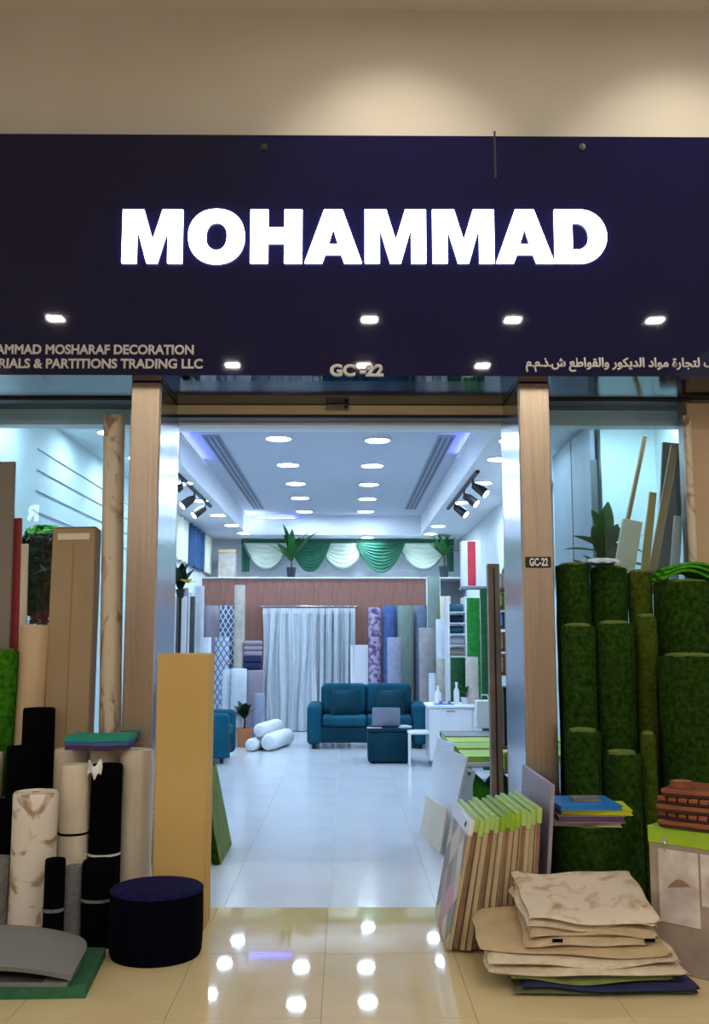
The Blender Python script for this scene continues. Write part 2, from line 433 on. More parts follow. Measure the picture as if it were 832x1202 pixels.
# ================================================================== SETTING
SIGN_Y, FAC_Y, GL_Y, DOOR_Y = 5.60, 5.75, 6.20, 6.34
THRESH_Y = 5.76
XL, XR, YB = -2.42, 2.06, 17.6
CEIL = P(416, 10, 5.74).z
SIGN_T, SIGN_B = P(416, 159, SIGN_Y).z, P(416, 441, SIGN_Y).z
TRAY, BULK = 3.6, 3.27

# floors: slab of grout with each tile a part
mf = struct('floor_mall', box(-5, 5, -6.5, THRESH_Y, -0.12, -0.004), 'grout')
tile_w, tile_d = 0.62, 0.815
me = finish(box(0.0012, tile_w - 0.0012, 0.0012, tile_d - 0.0012, -0.05, 0.0), 'floor_tile', 'mall_tile', smooth=False)
x_ref = -0.094
for i in range(-6, 6):
    for j in range(5):
        add('floor_tile', me, mf, (x_ref + i * tile_w, THRESH_Y - (j + 1) * tile_d, 0))
sf = struct('floor_shop', box(XL, XR, THRESH_Y, YB, -0.12, -0.004), 'shop_grout')
tw, td = 0.60, 1.18
me = finish(box(0.001, tw - 0.001, 0.001, td - 0.001, -0.05, 0.0), 'floor_tile', 'shop_tile', smooth=False)
for i in range(-4, 4):
    for j in range(10):
        x = -0.08 + i * tw
        if x + tw > XR + 0.45: continue
        add('floor_tile', me, sf, (x, THRESH_Y + j * td, 0))
# mall shell
struct('ceiling_mall', box(-5, 5, -6.5, 5.9, CEIL, CEIL + 0.12), 'mall_ceiling')
struct('wall_front', box(-5, 5, FAC_Y, 5.95, SIGN_B + 0.02, CEIL), 'mall_wall')
# opposite storefront across the corridor (seen only as reflections in glass, steel and the gloss sign)
op = struct('wall_opposite', box(-8, 5, -6.5, -6.3, 0, CEIL), 'opposite')
for x0, x1 in ((-1.6, 1.4),):
    obj('reflection_panel', box(x0, x1, -6.3, -6.27, 0.3, 2.7), 'reflection_soft_glow', op, smooth=False)  # glowing panel added for the steel and glass to reflect
# glimpse of the opposite shop's lit letters; glowing boxes added for the pillar reflections
obj('reflection_box', box(-4.4, -3.3, -6.3, -6.2, 3.3, 4.2, 0.01), 'reflection_glow', op)
obj('reflection_box', box(2.9, 4.0, -6.3, -6.2, 3.0, 3.7, 0.01), 'reflection_soft_glow', op)
cu_sign = struct('trim_3', box(-7.5, -5.0, -6.3, -6.25, 3.6, 4.3), 'dark_frame')
# facade sides
struct('wall_facade_right', box(2.6, 5, 5.9, 6.3, 0, SIGN_B + 0.05), 'mall_wall')
struct('wall_facade_left', box(-5, XL, 5.9, 6.3, 0, SIGN_B + 0.05), 'mall_wall')
# soffit under the fascia
so = struct('soffit', box(-5, 5, SIGN_Y + 0.02, DOOR_Y + 0.25, SIGN_B + 0.004, SIGN_B + 0.06), 'soffit')
# shop shell
wl = struct('wall_left', box(XL - 0.1, XL, 6.3, YB + 0.1, 0, TRAY + 0.3), 'shop_wall')
for k in range(4):
    obj('wall_line', box(XL, XL + 0.012, 7.6, 11.6, 2.98 - k * 0.165, 2.986 - k * 0.165), 'tray_white', wl, smooth=False)  # thin raised horizontal lines along the left wall
struct('wall_right', box(XR, XR + 0.1, 7.85, YB + 0.1, 0, TRAY + 0.3), 'shop_wall')
struct('wall_bay_right', box(2.5, 2.6, 6.3, 7.85, 0, TRAY), 'teal_wall')
struct('wall_bay_back', box(XR, 2.5, 7.75, 7.85, 0, TRAY), 'teal_wall')
struct('ceiling_bay', box(XR, 2.5, 6.6, 7.75, BULK, BULK + 0.1), 'shop_white')
obj('floor_bay', box(XR, 2.5, THRESH_Y, 7.75, -0.1, -0.001), 'shop_tile', sf, smooth=False)
struct('wall_back', box(XL, XR, YB, YB + 0.1, 0, TRAY + 0.3), 'shop_white')
# ceiling: raised tray within a lower bulkhead ring
TX0, TX1, TY0, TY1 = -1.68, 1.30, 8.3, 16.7
struct('ceiling_tray', box(TX0, TX1, TY0, TY1, TRAY, TRAY + 0.08), 'tray_white')
struct('ceiling_left', box(XL, TX0, 6.6, YB, BULK, TRAY + 0.08), 'shop_white')
struct('ceiling_right', box(TX1, XR, 6.6, YB, BULK, TRAY + 0.08), 'shop_white')
struct('ceiling_back', box(TX0, TX1, TY1, YB, BULK, TRAY + 0.08), 'shop_white')
struct('ceiling_front', box(TX0, TX1, 6.6, TY0, BULK, TRAY + 0.08), 'shop_white')
struct('wall_over_door', box(-3.3, 2.45, DOOR_Y + 0.14, 6.6, 2.93, TRAY), 'shop_white')

# ---- steel pillars at the entrance
def pillar(name, x0, x1):
    o = struct(name, box(x0, x1, FAC_Y, DOOR_Y + 0.1, 0, SIGN_B, 0.004), 'steel')
    return o
LPX0, LPX1 = P(150, 600, FAC_Y).x, P(184.5, 600, FAC_Y).x
RPX0, RPX1 = P(612, 600, FAC_Y).x, P(648, 600, FAC_Y).x
pl_l = pillar('pillar_left', LPX0, LPX1); pl_r = pillar('pillar_right', RPX0, RPX1)
for p, xx, s in ((pl_l, LPX1, 1), (pl_r, RPX0, -1)):
    obj('reveal_panel', box(min(xx, xx + s * 0.004), max(xx, xx + s * 0.004), FAC_Y + 0.02, DOOR_Y + 0.02, 0.02, SIGN_B - 0.03), 'steel_side', p, smooth=False)

# ---- entrance header with sensor
zt, zb = P(400, 472, DOOR_Y).z, P(400, 487, DOOR_Y).z
dh = struct('door_1', box(LPX1, RPX0, DOOR_Y, DOOR_Y + 0.14, zb, zt, 0.003), 'header_wood')
obj('header_cap', box(LPX1, RPX0, DOOR_Y - 0.01, DOOR_Y + 0.15, zt, SIGN_B), 'dark_frame', dh, smooth=False)
obj('header_rail', box(LPX1, RPX0, DOOR_Y - 0.006, DOOR_Y + 0.145, zb - 0.022, zb), 'dark_frame', dh, smooth=False)
c = P(396, 479, DOOR_Y)
sn = obj('sensor', box(c.x - 0.075, c.x + 0.075, DOOR_Y - 0.03, DOOR_Y, c.z - 0.022, c.z + 0.022, 0.008), 'frame_brown', dh)
obj('sensor_eye', box(c.x + 0.045, c.x + 0.065, DOOR_Y - 0.034, DOOR_Y - 0.028, c.z - 0.012, c.z + 0.012, 0.003), 'black', sn)

# ---- shop windows either side
def window(name, x0, x1, post_left, post_right):
    w = struct(name)
    ztop = P(400, 472, GL_Y).z
    obj('window_frame', box(x0, x1, GL_Y - 0.04, GL_Y + 0.06, ztop, ztop + 0.07, 0.003), 'dark_frame', w)
    obj('window_frame', box(x0, x1, GL_Y - 0.04, GL_Y + 0.06, 0.0, 0.10, 0.003), 'steel', w)
    if post_left: obj('window_post', box(x0, x0 + 0.05, GL_Y - 0.04, GL_Y + 0.06, 0.1, ztop), 'frame_brown', w)
    if post_right: obj('window_post', box(x1 - 0.05, x1, GL_Y - 0.04, GL_Y + 0.06, 0.1, ztop), 'frame_brown', w)
    obj('pane', box(x0 + 0.03, x1 - 0.03, GL_Y, GL_Y + 0.01, 0.1, ztop), 'glass', w, smooth=False)
    obj('transom_pane', box(x0 + 0.03, x1 - 0.03, GL_Y, GL_Y + 0.01, ztop + 0.07, SIGN_B), 'glass', w, smooth=False)
    return w
WR1 = P(811, 560, GL_Y).x
window('window_1', XL, LPX0 + 0.02, True, False)
window('window_2', RPX1 - 0.02, WR1, False, True)
struct('wall_right_return', box(WR1, 2.6, GL_Y - 0.04, GL_Y + 0.2, 0, SIGN_B), 'frame_brown')
# ---- ceiling slots and tray trim
for name, X in (('trim_1', -1.40), ('trim_2', 1.06)):
    t = struct(name, box(X - 0.09, X + 0.09, 10.0, 15.8, TRAY - 0.012, TRAY + 0.01), 'tray_grey')
    for k in range(3):
        xx = X - 0.06 + k * 0.06
        obj('air_slot', box(xx - 0.014, xx + 0.014, 10.05, 15.75, TRAY - 0.016, TRAY - 0.008), 'slot_grey', t, smooth=False)

# ================================================================== LIGHT FITTINGS
def downlight(label, x, y, z, r, group, first={}):
    key = (round(r, 3),)
    if key not in first:
        o = thing('downlight', label, 'ceiling light', (x, y, z), group=group)
        obj('trim_ring', lathe([(r, 0.0), (r * 1.18, 0.0), (r * 1.18, -0.012), (r * 1.05, -0.016), (r, -0.012), (r, 0.0)], 28), 'shop_white', o)
        obj('diffuser', lathe([(0, -0.010), (r, -0.010), (r, -0.004), (0, -0.004)], 28), 'lamp_cool', o)
        first[key] = o
    else:
        o = copy_tree(first[key]); o.location = (x, y, z); o['label'] = label; o['group'] = group
    return o
ORD = ['nearest the entrance', 'second from the entrance', 'third from the entrance', 'fourth from the entrance', 'nearest the curtains']
for side, pts in (('left', [(327, 514), (338, 545), (347, 567), (352, 584), (357, 600)]), ('right', [(443, 516), (437, 546), (433, 568), (431, 585), (429, 600)])):
    for k, (px, py) in enumerate(pts):
        g = G(px, py, TRAY)
        downlight(f'round downlight in the raised tray, {side} row, {ORD[k]}', g.x, g.y, TRAY, 0.125, 'downlights in the raised ceiling tray')
nm = ['first', 'second', 'third', 'fourth', 'fifth']
for k, (px, py) in enumerate([(215, 566), (234, 587), (256, 604), (272, 616), (286, 625)]):
    g = G(px, py, BULK)
    downlight(f'round downlight in the lower ceiling above the wall curtains, {nm[k]} from the front', g.x, g.y, BULK, 0.105, 'downlights above the left wall')
for k, (px, py) in enumerate([(600, 516), (585, 538), (566, 566), (543, 589), (514, 617), (505, 626)]):
    g = G(px, py, BULK)
    downlight(f'round downlight in the lower ceiling on the right, {(nm + ["sixth"])[k]} from the front', g.x, g.y, BULK, 0.105, 'downlights above the right wall')
g = G(432, 626, BULK)
o = downlight('single round downlight over the green and white swag valance', g.x, 17.05, BULK, 0.105, 'downlight over the valance')

for k, (x, y) in enumerate(((-2.05, 6.78), (-2.02, 8.3), (-2.02, 9.5), (2.28, 7.05), (1.75, 7.3))):  # added to brighten the window bays; reflections hint only at left ones
    downlight(('round downlight over the left window display, closest to the glass', 'round downlight over the left window display, second from the glass', 'round downlight over the left window display, third from the glass',
               'round downlight added over the plant in the right window', 'round downlight added beside the steel reveal of the right window')[k], x, y, BULK, 0.105, 'downlights behind the shop windows')
# track lighting
def track(label, X, y0, y1, ys, aim):
    o = thing('track_light', label, 'track light', (X, 0, BULK))
    obj('rail', box(-0.02, 0.02, y0, y1, -0.03, 0.0, 0.003), 'black', o)
    for y in ys:
        h = obj('spot_head', tube([(0, y, -0.10), (aim * 0.05, y - 0.02, -0.13), (aim * 0.13, y - 0.05, -0.20)], [0.035, 0.05, 0.055], 16), 'black', o)
        obj('stem', tube([(0, y, -0.02), (0, y, -0.11)], 0.012), 'black', h)
        e = Vector((aim * 0.135, y - 0.053, -0.205))
        d = Vector((aim * 0.08, -0.03, -0.07)).normalized()
        obj('lens', tube([e, e + d * 0.006], 0.042, 16), 'lamp_track', h)
track('black ceiling track with spot heads above the hanging curtains', TX0 - 0.12, 10.4, 13.0, (10.7, 11.6, 12.5), -1)
track('black ceiling track with glowing spot heads along the right tray edge', TX1 + 0.10, 10.2, 13.2, (10.6, 11.4, 12.4), 1)

# blue LED strips in the tray cove
def led(label, x0, x1, y0, y1):
    o = thing('led_strip', label, 'led strip', ((x0 + x1) / 2, (y0 + y1) / 2, TRAY - 0.05))
    w, d = (x1 - x0) / 2, (y1 - y0) / 2
    obj('channel', box(-w, w, -d, d, -0.02, -0.008), 'shop_white', o, smooth=False)
    obj('diode_strip', box(-w * 0.8, w * 0.8, -d * 0.96, d * 0.96, -0.008, 0.0), 'led_blue', o, smooth=False)
led('blue LED cove strip along the tray edge over the curtain wall', TX0, TX0 + 0.05, 9.6, 11.4)
led('blue LED cove strip at the far curtain-side corner of the tray', TX0 + 0.06, TX0 + 0.9, TY1 - 0.05, TY1)
led('blue LED cove strip on the tray edge beside the glowing track spots', TX1 - 0.05, TX1, 9.5, 11.0)

# mall ceiling lights (square), nearer rows mirrored in the gloss sign, last row unseen
def square_light(label, x, y, s=0.09, group='square downlights of the mall ceiling', first=[]):
    if not first:
        o = thing('square_downlight', label, 'ceiling light', (x, y, CEIL), group=group)
        fr = bmesh.new()
        for a in ((-s - .02, s + .02, -s - .02, -s), (-s - .02, s + .02, s, s + .02), (-s - .02, -s, -s, s), (s, s + .02, -s, s)):
            box(a[0], a[1], a[2], a[3], -0.012, 0.0, bm=fr)
        obj('trim_frame', fr, 'shop_white', o, smooth=False)
        obj('diffuser', box(-s, s, -s, s, -0.008, -0.002), 'lamp_mall', o, smooth=False)
        first.append(o)
    else:
        o = copy_tree(first[0]); o.location = (x, y, CEIL); o['label'] = label
    return o
for y, xs in ((-0.6, (-3.6, 0.30, 2.09, 3.87)), (-2.67, (-1.64, 0.27, 2.0)), (-4.8, (-3.6, 0.30, 3.87))):
    for x in xs: square_light('square warm downlight of the mall ceiling grid that the dark sign partly mirrors', x, y)
def wall_washer(x, y, label):
    o = thing('spotlight', label, 'spotlight', (x, y, CEIL), group='wall washers in front of the shop sign')
    obj('trim_ring', lathe([(0.05, 0), (0.07, 0), (0.07, -0.012), (0.05, -0.012), (0.05, 0)], 24), 'shop_white', o)
    obj('lens', lathe([(0, -0.006), (0.05, -0.006), (0.05, -0.002), (0, -0.002)], 24), 'lamp_mall', o)
    ld = bpy.data.lights.new('washer_beam', 'SPOT'); ld.energy = SPOT_POWER; ld.color = (1.0, 0.93, 0.82); ld.spot_size = math.radians(78); ld.spot_blend = 0.9; ld.shadow_soft_size = 0.05
    l = add('washer_beam', ld, o, (0, 0, -0.03), (math.radians(38), 0, 0))
for x in (0.30, 2.1):
    wall_washer(x, 4.55, 'small round wall washer in the mall ceiling before the sign')
# ================================================================== SIGN
sg = thing('shop_sign', 'long dark glossy fascia sign with glowing white block letters above the entrance', 'sign', (0, SIGN_Y, 0))
obj('panel', box(-4.6, P(580, 180, SIGN_Y).x - 0.0002, 0, 0.12, SIGN_B, SIGN_T), 'sign_gloss', sg, smooth=False)
obj('panel', box(P(580, 180, SIGN_Y).x + 0.0002, 4.6, 0, 0.12, SIGN_B, SIGN_T), 'sign_gloss', sg, smooth=False)
c = P(580.5, 170, SIGN_Y)
obj('joint_strip', box(c.x - 0.006, c.x + 0.006, -0.006, 0.0, SIGN_T - 0.27, SIGN_T + 0.03), 'dark_frame', sg, smooth=False)
for px in (310, 683):
    c = P(px, 173, SIGN_Y)
    obj('fixing_bolt', lathe([(0, -0.0), (0.022, 0.0), (0.022, 0.008), (0, 0.012)], 14), 'black', sg, loc=(c.x, 0, c.z), rot=(PI / 2, 0, 0))
def poly(name, outlines, extr, m):
    """extruded flat outline with holes -> mesh"""
    cu = bpy.data.curves.new(name, 'CURVE'); cu.dimensions = '2D'; cu.fill_mode = 'BOTH'; cu.extrude = extr; cu.bevel_depth = 0.002; cu.bevel_resolution = 1
    for pts in outlines:
        s = cu.splines.new('POLY'); s.points.add(len(pts) - 1)
        for i, p in enumerate(pts): s.points[i].co = (p[0], p[1], 0, 1)
        s.use_cyclic_u = True
    return curve_mesh(cu, name, m)
def curve_mesh(cu, name, m):
    t = bpy.data.objects.new(name, cu); COL.objects.link(t)
    dg = bpy.context.evaluated_depsgraph_get()
    me = bpy.data.meshes.new_from_object(t.evaluated_get(dg))
    bpy.data.objects.remove(t); bpy.data.curves.remove(cu)
    me.materials.clear()
    for x in (m if isinstance(m, (list, tuple)) else [m]): me.materials.append(M[x])
    me.name = name
    return me
def ell(cx, cy, rx, ry, n=40, a0=0, a1=2 * PI, p=1.0):
    out = []
    for i in range(n):
        a = a0 + (a1 - a0) * i / n
        ca, sa = math.cos(a), math.sin(a)
        out.append((cx + rx * math.copysign(abs(ca) ** p, ca), cy + ry * math.copysign(abs(sa) ** p, sa)))
    return out
# outlines in a 0..1 box, scaled to the letter's own width and height
GLY = {
    'M': [[(0, 0), (0, 1), (.345, 1), (.505, .40), (.665, 1), (1, 1), (1, 0), (.765, 0), (.765, .70), (.585, 0), (.415, 0), (.235, .70), (.235, 0)]],
    'O': [ell(.5, .5, .5, .515, 44, p=.92), ell(.5, .5, .195, .275, 36, p=.92)],
    'H': [[(0, 0), (0, 1), (.335, 1), (.335, .655), (.665, .655), (.665, 1), (1, 1), (1, 0), (.665, 0), (.665, .375), (.335, .375), (.335, 0)]],
    'A': [[(0, 0), (.34, 1), (.66, 1), (1, 0), (.70, 0), (.645, .165), (.355, .165), (.30, 0)], [(.405, .34), (.595, .34), (.50, .68)]],
    'D': [[(0, 0), (0, 1), (.50, 1)] + ell(.50, .5, .50, .5, 24, PI / 2, -PI / 2) + [(.50, 0)], [(.33, .235), (.33, .765), (.44, .765)] + ell(.44, .5, .22, .265, 18, PI / 2, -PI / 2) + [(.44, .235)]],
}
for ch, x0, x1 in (('M', 143.5, 215), ('O', 221, 287.5), ('H', 294, 354.5), ('A', 358, 424), ('M', 428.5, 499), ('M', 508, 578.5), ('A', 582.5, 648), ('D', 651.5, 710)):
    a, b = P(x0, 309, SIGN_Y), P(x1, 248, SIGN_Y)
    w, h = b.x - a.x, b.z - a.z
    me = poly('letter', [[(p[0] * w, p[1] * h) for p in ol] for ol in GLY[ch]], 0.008, 'letter_white')
    add('letter', me, sg, (a.x, -0.0105, a.z), (PI / 2, 0, 0))
def text(body, size, m, parent, loc, name='lettering', align='LEFT', bold=0.0, extr=0.002, fit=None):
    cu = bpy.data.curves.new(name, 'FONT'); cu.body = body; cu.size = size; cu.align_x = align
    cu.extrude = extr; cu.bevel_depth = bold; cu.bevel_resolution = 0; cu.resolution_u = 4
    me = curve_mesh(cu, name, m)
    if fit:
        xs = [v.co.x for v in me.vertices]; k = fit / (max(xs) - min(xs))
        for v in me.vertices: v.co.x *= k
    return add(name, me, parent, loc, (PI / 2, 0, 0))
S_PX = (P(500, 420, SIGN_Y).x - P(400, 420, SIGN_Y).x) / 100
a = P(228, 416, SIGN_Y); text('MOHAMMAD MOSHARAF DECORATION', 0.078, 'sign_print', sg, (a.x, -0.004, a.z), align='RIGHT', bold=0.0025, fit=264 * S_PX)
a = P(238, 432.5, SIGN_Y); text('MATERIALS & PARTITIONS TRADING LLC', 0.078, 'sign_print', sg, (a.x, -0.004, a.z), align='RIGHT', bold=0.0025, fit=276 * S_PX)
a = P(387, 442, SIGN_Y); text('GC -22', 0.094, 'sign_print', sg, (a.x, -0.004, a.z + 0.004), bold=0.005, fit=63 * S_PX)
AR = {'ا': (0xFE8D, 0), 'ة': (0xFE93, 0), 'ت': (0xFE95, 1), 'ج': (0xFE9D, 1), 'ح': (0xFEA1, 1), 'د': (0xFEA9, 0), 'ذ': (0xFEAB, 0), 'ر': (0xFEAD, 0), 'ش': (0xFEB5, 1), 'ط': (0xFEC1, 1),
      'ع': (0xFEC9, 1), 'ف': (0xFED1, 1), 'ق': (0xFED5, 1), 'ك': (0xFED9, 1), 'ل': (0xFEDD, 1), 'م': (0xFEE1, 1), 'و': (0xFEED, 0), 'ي': (0xFEF1, 1)}
def shape_arabic(s):
    out = []
    for i, ch in enumerate(s):
        if ch not in AR: out.append(ch); continue
        b, dual = AR[ch]
        pv = i > 0 and s[i - 1] in AR and AR[s[i - 1]][1]; nx = dual and i + 1 < len(s) and s[i + 1] in AR
        out.append(chr(b + (3 if pv and nx else 2 if nx else 1 if pv else 0)))
    return ''.join(reversed(out))
a = P(617, 430.5, SIGN_Y); text(shape_arabic('محمد مشرف لتجارة مواد الديكور والقواطع ش.ذ.م.م'), 0.075, 'sign_print', sg, (a.x, -0.004, a.z), bold=0.0025, fit=284 * S_PX)
text('RA', 0.42, 'letter_white', cu_sign, (-5.85, -6.245, 3.74), bold=0.02).rotation_euler = (PI / 2, 0, PI)
# unit number plate on the steel pillar
c = P(631.5, 660, FAC_Y)
pt = thing('number_plate', 'small black unit number plate on the right steel pillar', 'sign', (c.x, FAC_Y, c.z))
obj('plate', box(-0.074, 0.074, -0.012, 0.0, -0.032, 0.032, 0.003), 'black', pt)
text('GC-22', 0.062, 'tape_white', pt, (-0.055, -0.0135, -0.021), bold=0.002, extr=0.001, fit=0.11)

# ================================================================== LEFT DISPLAY IN FRONT OF THE WINDOW
def rpx(*a, **k): return roll_px(*a, **k)
rpx('tall marbled vinyl roll with brown flecks leaning beside the left steel pillar', 'vinyl_marble', 121, 147, 489, 6.05, name='vinyl_roll', lean=0.10, shift=0.075)
# long kraft carton
c0, c1 = P(86, 868, 5.85), P(91, 622, 6.02)
hw = (P(117, 700, 5.95).x - P(66, 700, 5.95).x) / 2
ct = slab('carton', 'tall brown cardboard carton with a pale paper label at its top, behind the white rolls', 'carton', 'kraft', (c0.x - 0.03, 5.84, 0), (c1.x, 6.02, c1.z), (hw, 0, 0), 0.14, 0.006)
L = (Vector((c1.x, 6.02, c1.z)) - Vector((c0.x - 0.03, 5.84, 0))).length
obj('label', box(-hw * 0.75, hw * 0.72, -0.074, -0.0695, L - 0.075, L - 0.035), 'paper_label', ct, smooth=False)
obj('end_flap', box(-hw, hw, -0.07, 0.07, L, L + 0.006, 0.002), 'kraft_edge', ct)
obj('seam', box(-0.004, 0.004, -0.0715, -0.0695, 0.05, L - 0.1), 'kraft_edge', ct, smooth=False)
rpx('plain beige roll standing left of the tall cardboard carton', 'vinyl_beige', 24, 58, 734, 5.90, name='vinyl_roll', lean=0.06)
# leaning boards at the far left edge
p = P(2, 540, 6.02)
slab('laminate_board', 'grey taupe laminate board leaning at the far left edge of the window', 'board', 'board_taupe', (p.x + 0.05, 5.94, 0), (p.x - 0.04, 6.10, p.z), (0.10, 0, 0), 0.03)
p = P(20, 608, 6.12)
slab('laminate_board', 'thin dark red board edge leaning beside the grey taupe board', 'board', 'board_red', (p.x + 0.07, 6.02, 0), (p.x - 0.01, 6.14, p.z), (0.036, 0, 0), 0.025)
p = P(28, 638, 6.1)
slab('laminate_board', 'narrow cream board edge leaning against the dark red board', 'board', 'vinyl_cream', (p.x + 0.08, 6.00, 0), (p.x + 0.0, 6.12, p.z), (0.022, 0, 0), 0.025)
rpx('bright green turf roll cut off by the left edge of the photo', 'turf_mid', -22, 22, 764, 5.86, name='turf_roll', fuzz=0.003, core='turf_back')
# black carpet rolls, back ones
rpx('tallest black carpet roll, standing before the plain beige roll', 'carpet_black', 27, 65, 831, 5.72, core='carpet_black')
rpx('thick black carpet roll with a worn grey tape mark, left of the white rolls', 'carpet_black', 8, 46, 876, 5.54, tape=[(0.62, 0.028, 'carpet_grey')], core='carpet_black')
rpx('black carpet roll behind the stained white roll, at the left edge', 'carpet_black', -4, 20, 938, 5.36, core='carpet_black')
rpx('white roll sliver at the very left edge of the photo', 'vinyl_cream', -34, 3, 884, 5.62, name='vinyl_roll')
rpx('grey carpet roll low at the left edge, behind the grey foam sheet', 'carpet_grey', -16, 12, 1006, 5.14, core='carpet_grey')
# white vinyl rolls
rpx('cream roll under the teal mats, standing behind the other white rolls', 'vinyl_cream', 64, 104, 879, 5.66, name='vinyl_roll')
rpx('short cream roll whose end shows just above the tall black roll', 'vinyl_cream', 106, 136, 880, 5.62, name='vinyl_roll')
rpx('thick cream roll with a taped seam, beside the tan foam slab', 'vinyl_cream', 141, 180, 879, 5.58, name='vinyl_roll', tape=[(0.55, 0.006, 'paper_label')])
rpx('white roll between the stained roll and the black roll, on a grey carpet roll', 'vinyl_cream', 72, 106, 897, 5.42, name='vinyl_roll', tape=[(0.47, 0.012, 'carpet_black')])
rpx('black carpet roll with torn white wrapping at its top corner', 'carpet_black', 107, 144, 897, 5.44, core='carpet_black', tape=[(0.36, 0.012, 'tape_white')])
c = P(110, 904, 5.34)
wr = obj('torn_wrap', sheet(lambda u, v: Vector((c.x - 0.03 + 0.075 * u, 5.32 + 0.02 * math.sin(6 * u + 3 * v), c.z - 0.03 + 0.07 * v + 0.02 * math.sin(9 * u))), 8, 6, 0.002), 'tape_white')
tag(wr, 'crumpled white scrap of wrapping stuck on the black roll corner', 'wrapper')
rpx('stained white marbled roll with a brown blotch, thickest of the front row', 'vinyl_stained', 16, 68, 929, 5.16, name='vinyl_roll', face=0.4)
rpx('slim black carpet roll in front of the stained white roll, with a grey tape band', 'carpet_black', 53, 77, 1008, 4.99, core='carpet_black', tape=[(0.19, 0.016, 'carpet_grey')])
rpx('slim grey carpet roll between two low black rolls', 'carpet_midgrey', 76, 99, 1016, 5.12, core='carpet_black')
rpx('low black carpet roll beside the navy pouf, with a grey tape band', 'carpet_black', 97, 137, 1010, 5.08, core='carpet_black', tape=[(0.22, 0.014, 'carpet_grey')])
# little stack of foam mats on the roll tops
zt = P(100, 877, 5.60).z
for k, (m_, lab, h) in enumerate((('mat_purple', 'purple foam mat at the bottom of the small stack on the white rolls', 0.018), ('mat_blue', 'blue foam mat in the middle of the small stack on the white rolls', 0.022), ('mat_teal', 'teal foam mat on top of the small stack on the white rolls', 0.026))):
    x0, x1 = P(80 + k, 870, 5.5).x, P(150 - k, 870, 5.5).x
    o = obj('foam_mat', sheet(lambda u, v: Vector((-0.17 + 0.34 * u, -0.13 + 0.26 * v, 0.003 * math.sin(7 * u + k))), 10, 6, h), m_, loc=((x0 + x1) / 2, 5.56 + 0.01 * k, zt + h / 2 + 0.004), rot=(0, 0, 0.10 - 0.05 * k))
    zt += h
    tag(o, lab, 'mat', 'foam mats on the white rolls')
# tan foam slab
ya, yb = 5.30, 5.52
xa, xb = P(181, 900, ya).x, P(243.5, 900, ya).x
zt = P(215, 767, ya).z
fs = thing('foam_slab', 'tall tan foam slab standing upright at the left of the entrance', 'foam block', ((xa + xb) / 2, (ya + yb) / 2, 0))
hw, hd = (xb - xa) / 2, (yb - ya) / 2
bm = bmesh.new(); layers = 4
for k in range(layers):
    y0 = -hd + 2 * hd * k / layers
    box(-hw + 0.002 * (k % 2), hw - 0.003 * ((k + 1) % 2), y0 + 0.0012, y0 + 2 * hd / layers - 0.0012, 0, zt - 0.003 * (k % 2), 0.008, bm=bm)
for k in range(layers):
    pass
bm.free()
for k in range(layers):
    y0 = -hd + 2 * hd * k / layers
    obj('foam_sheet', box(-hw + 0.002 * (k % 2), hw - 0.003 * ((k + 1) % 2), y0 + 0.0012, y0 + 2 * hd / layers - 0.0012, 0, zt - 0.004 * (k % 2), 0.008), 'foam_tan', fs)
# navy pouf
pc = G(183, 1100); R = 0.222; pc = Vector((P(183, 1100, 4.95).x, 4.95, 0)); H = P(183, 1040, 4.95).z
pf = thing('pouf', 'round navy fabric pouf on the beige tiles in front of the rolls', 'pouf', pc)
obj('side_cover', lathe([(0, 0.0), (R * 0.95, 0.0), (R * 0.985, 0.02), (R, 0.06), (R * 1.012, H * 0.5), (R, H - 0.03), (R * 0.985, H - 0.012)], 48), 'pouf_side', pf)
obj('top_cushion', lathe([(R * 0.985, H - 0.014), (R * 0.97, H - 0.002), (R * 0.8, H + 0.006), (R * 0.4, H + 0.011), (0, H + 0.012)], 48), 'pouf_navy', pf)
obj('piping', lathe([(R * 0.985 + 0.006 * math.cos(a), H - 0.012 + 0.006 * math.sin(a)) for a in [2 * PI * i / 8 for i in range(9)]], 48), 'pouf_navy', pf)
# grey folded foam sheet on green rubber mat
g0, g1 = G(100, 1172), G(124, 1112, 0.045)
gm = bmesh.new()
def quadprism(bm, pts, z0, z1):
    a = [bm.verts.new((p[0], p[1], z0)) for p in pts]; b = [bm.verts.new((p[0], p[1], z1)) for p in pts]
    bm.faces.new(list(reversed(a))); bm.faces.new(b)
    for i in range(len(pts)):
        j = (i + 1) % len(pts); bm.faces.new((a[i], a[j], b[j], b[i]))
    return bm
o = obj('rubber_mat', quadprism(gm, [(-2.7, 4.30), (g0.x, g0.y), (g1.x, min(g1.y, 4.92)), (-2.7, 4.92)], 0.0, 0.045), 'rubber_green')
tag(o, 'green rubber mat on the floor under the grey foam sheet', 'mat')
gf = thing('foam_sheet', 'grey foam sheet folded over on itself on the green mat', 'foam sheet', (-1.64, 4.60, 0.046))
def leaf_xy(u, v):
    # plan of the sheet: straight right edge, generously rounded far corner
    cut = max(0.0, (v - 0.50) / 0.50)
    xm = 0.49 - 0.02 * v - 0.22 * (1 - math.sqrt(max(0.0, 1 - cut ** 2.0)))
    return -0.85 + (xm + 0.85) * u, -0.245 + 0.49 * v
def fold(u, v):
    x, y = leaf_xy(u, v)
    edge = max(0.0, (u - 0.72) / 0.28)
    front = 0.074 - 0.040 * edge ** 1.7 + 0.006 * math.sin(9 * u)
    back = 0.105 - 0.030 * edge ** 2
    z = front * (1 - v) + back * v + 0.045 * math.sin(PI * v) ** 0.8 * (1 - 0.8 * edge ** 2.5)
    return Vector((x, y, z))
obj('upper_leaf', sheet(fold, 34, 18, 0.022), 'foam_grey', gf)
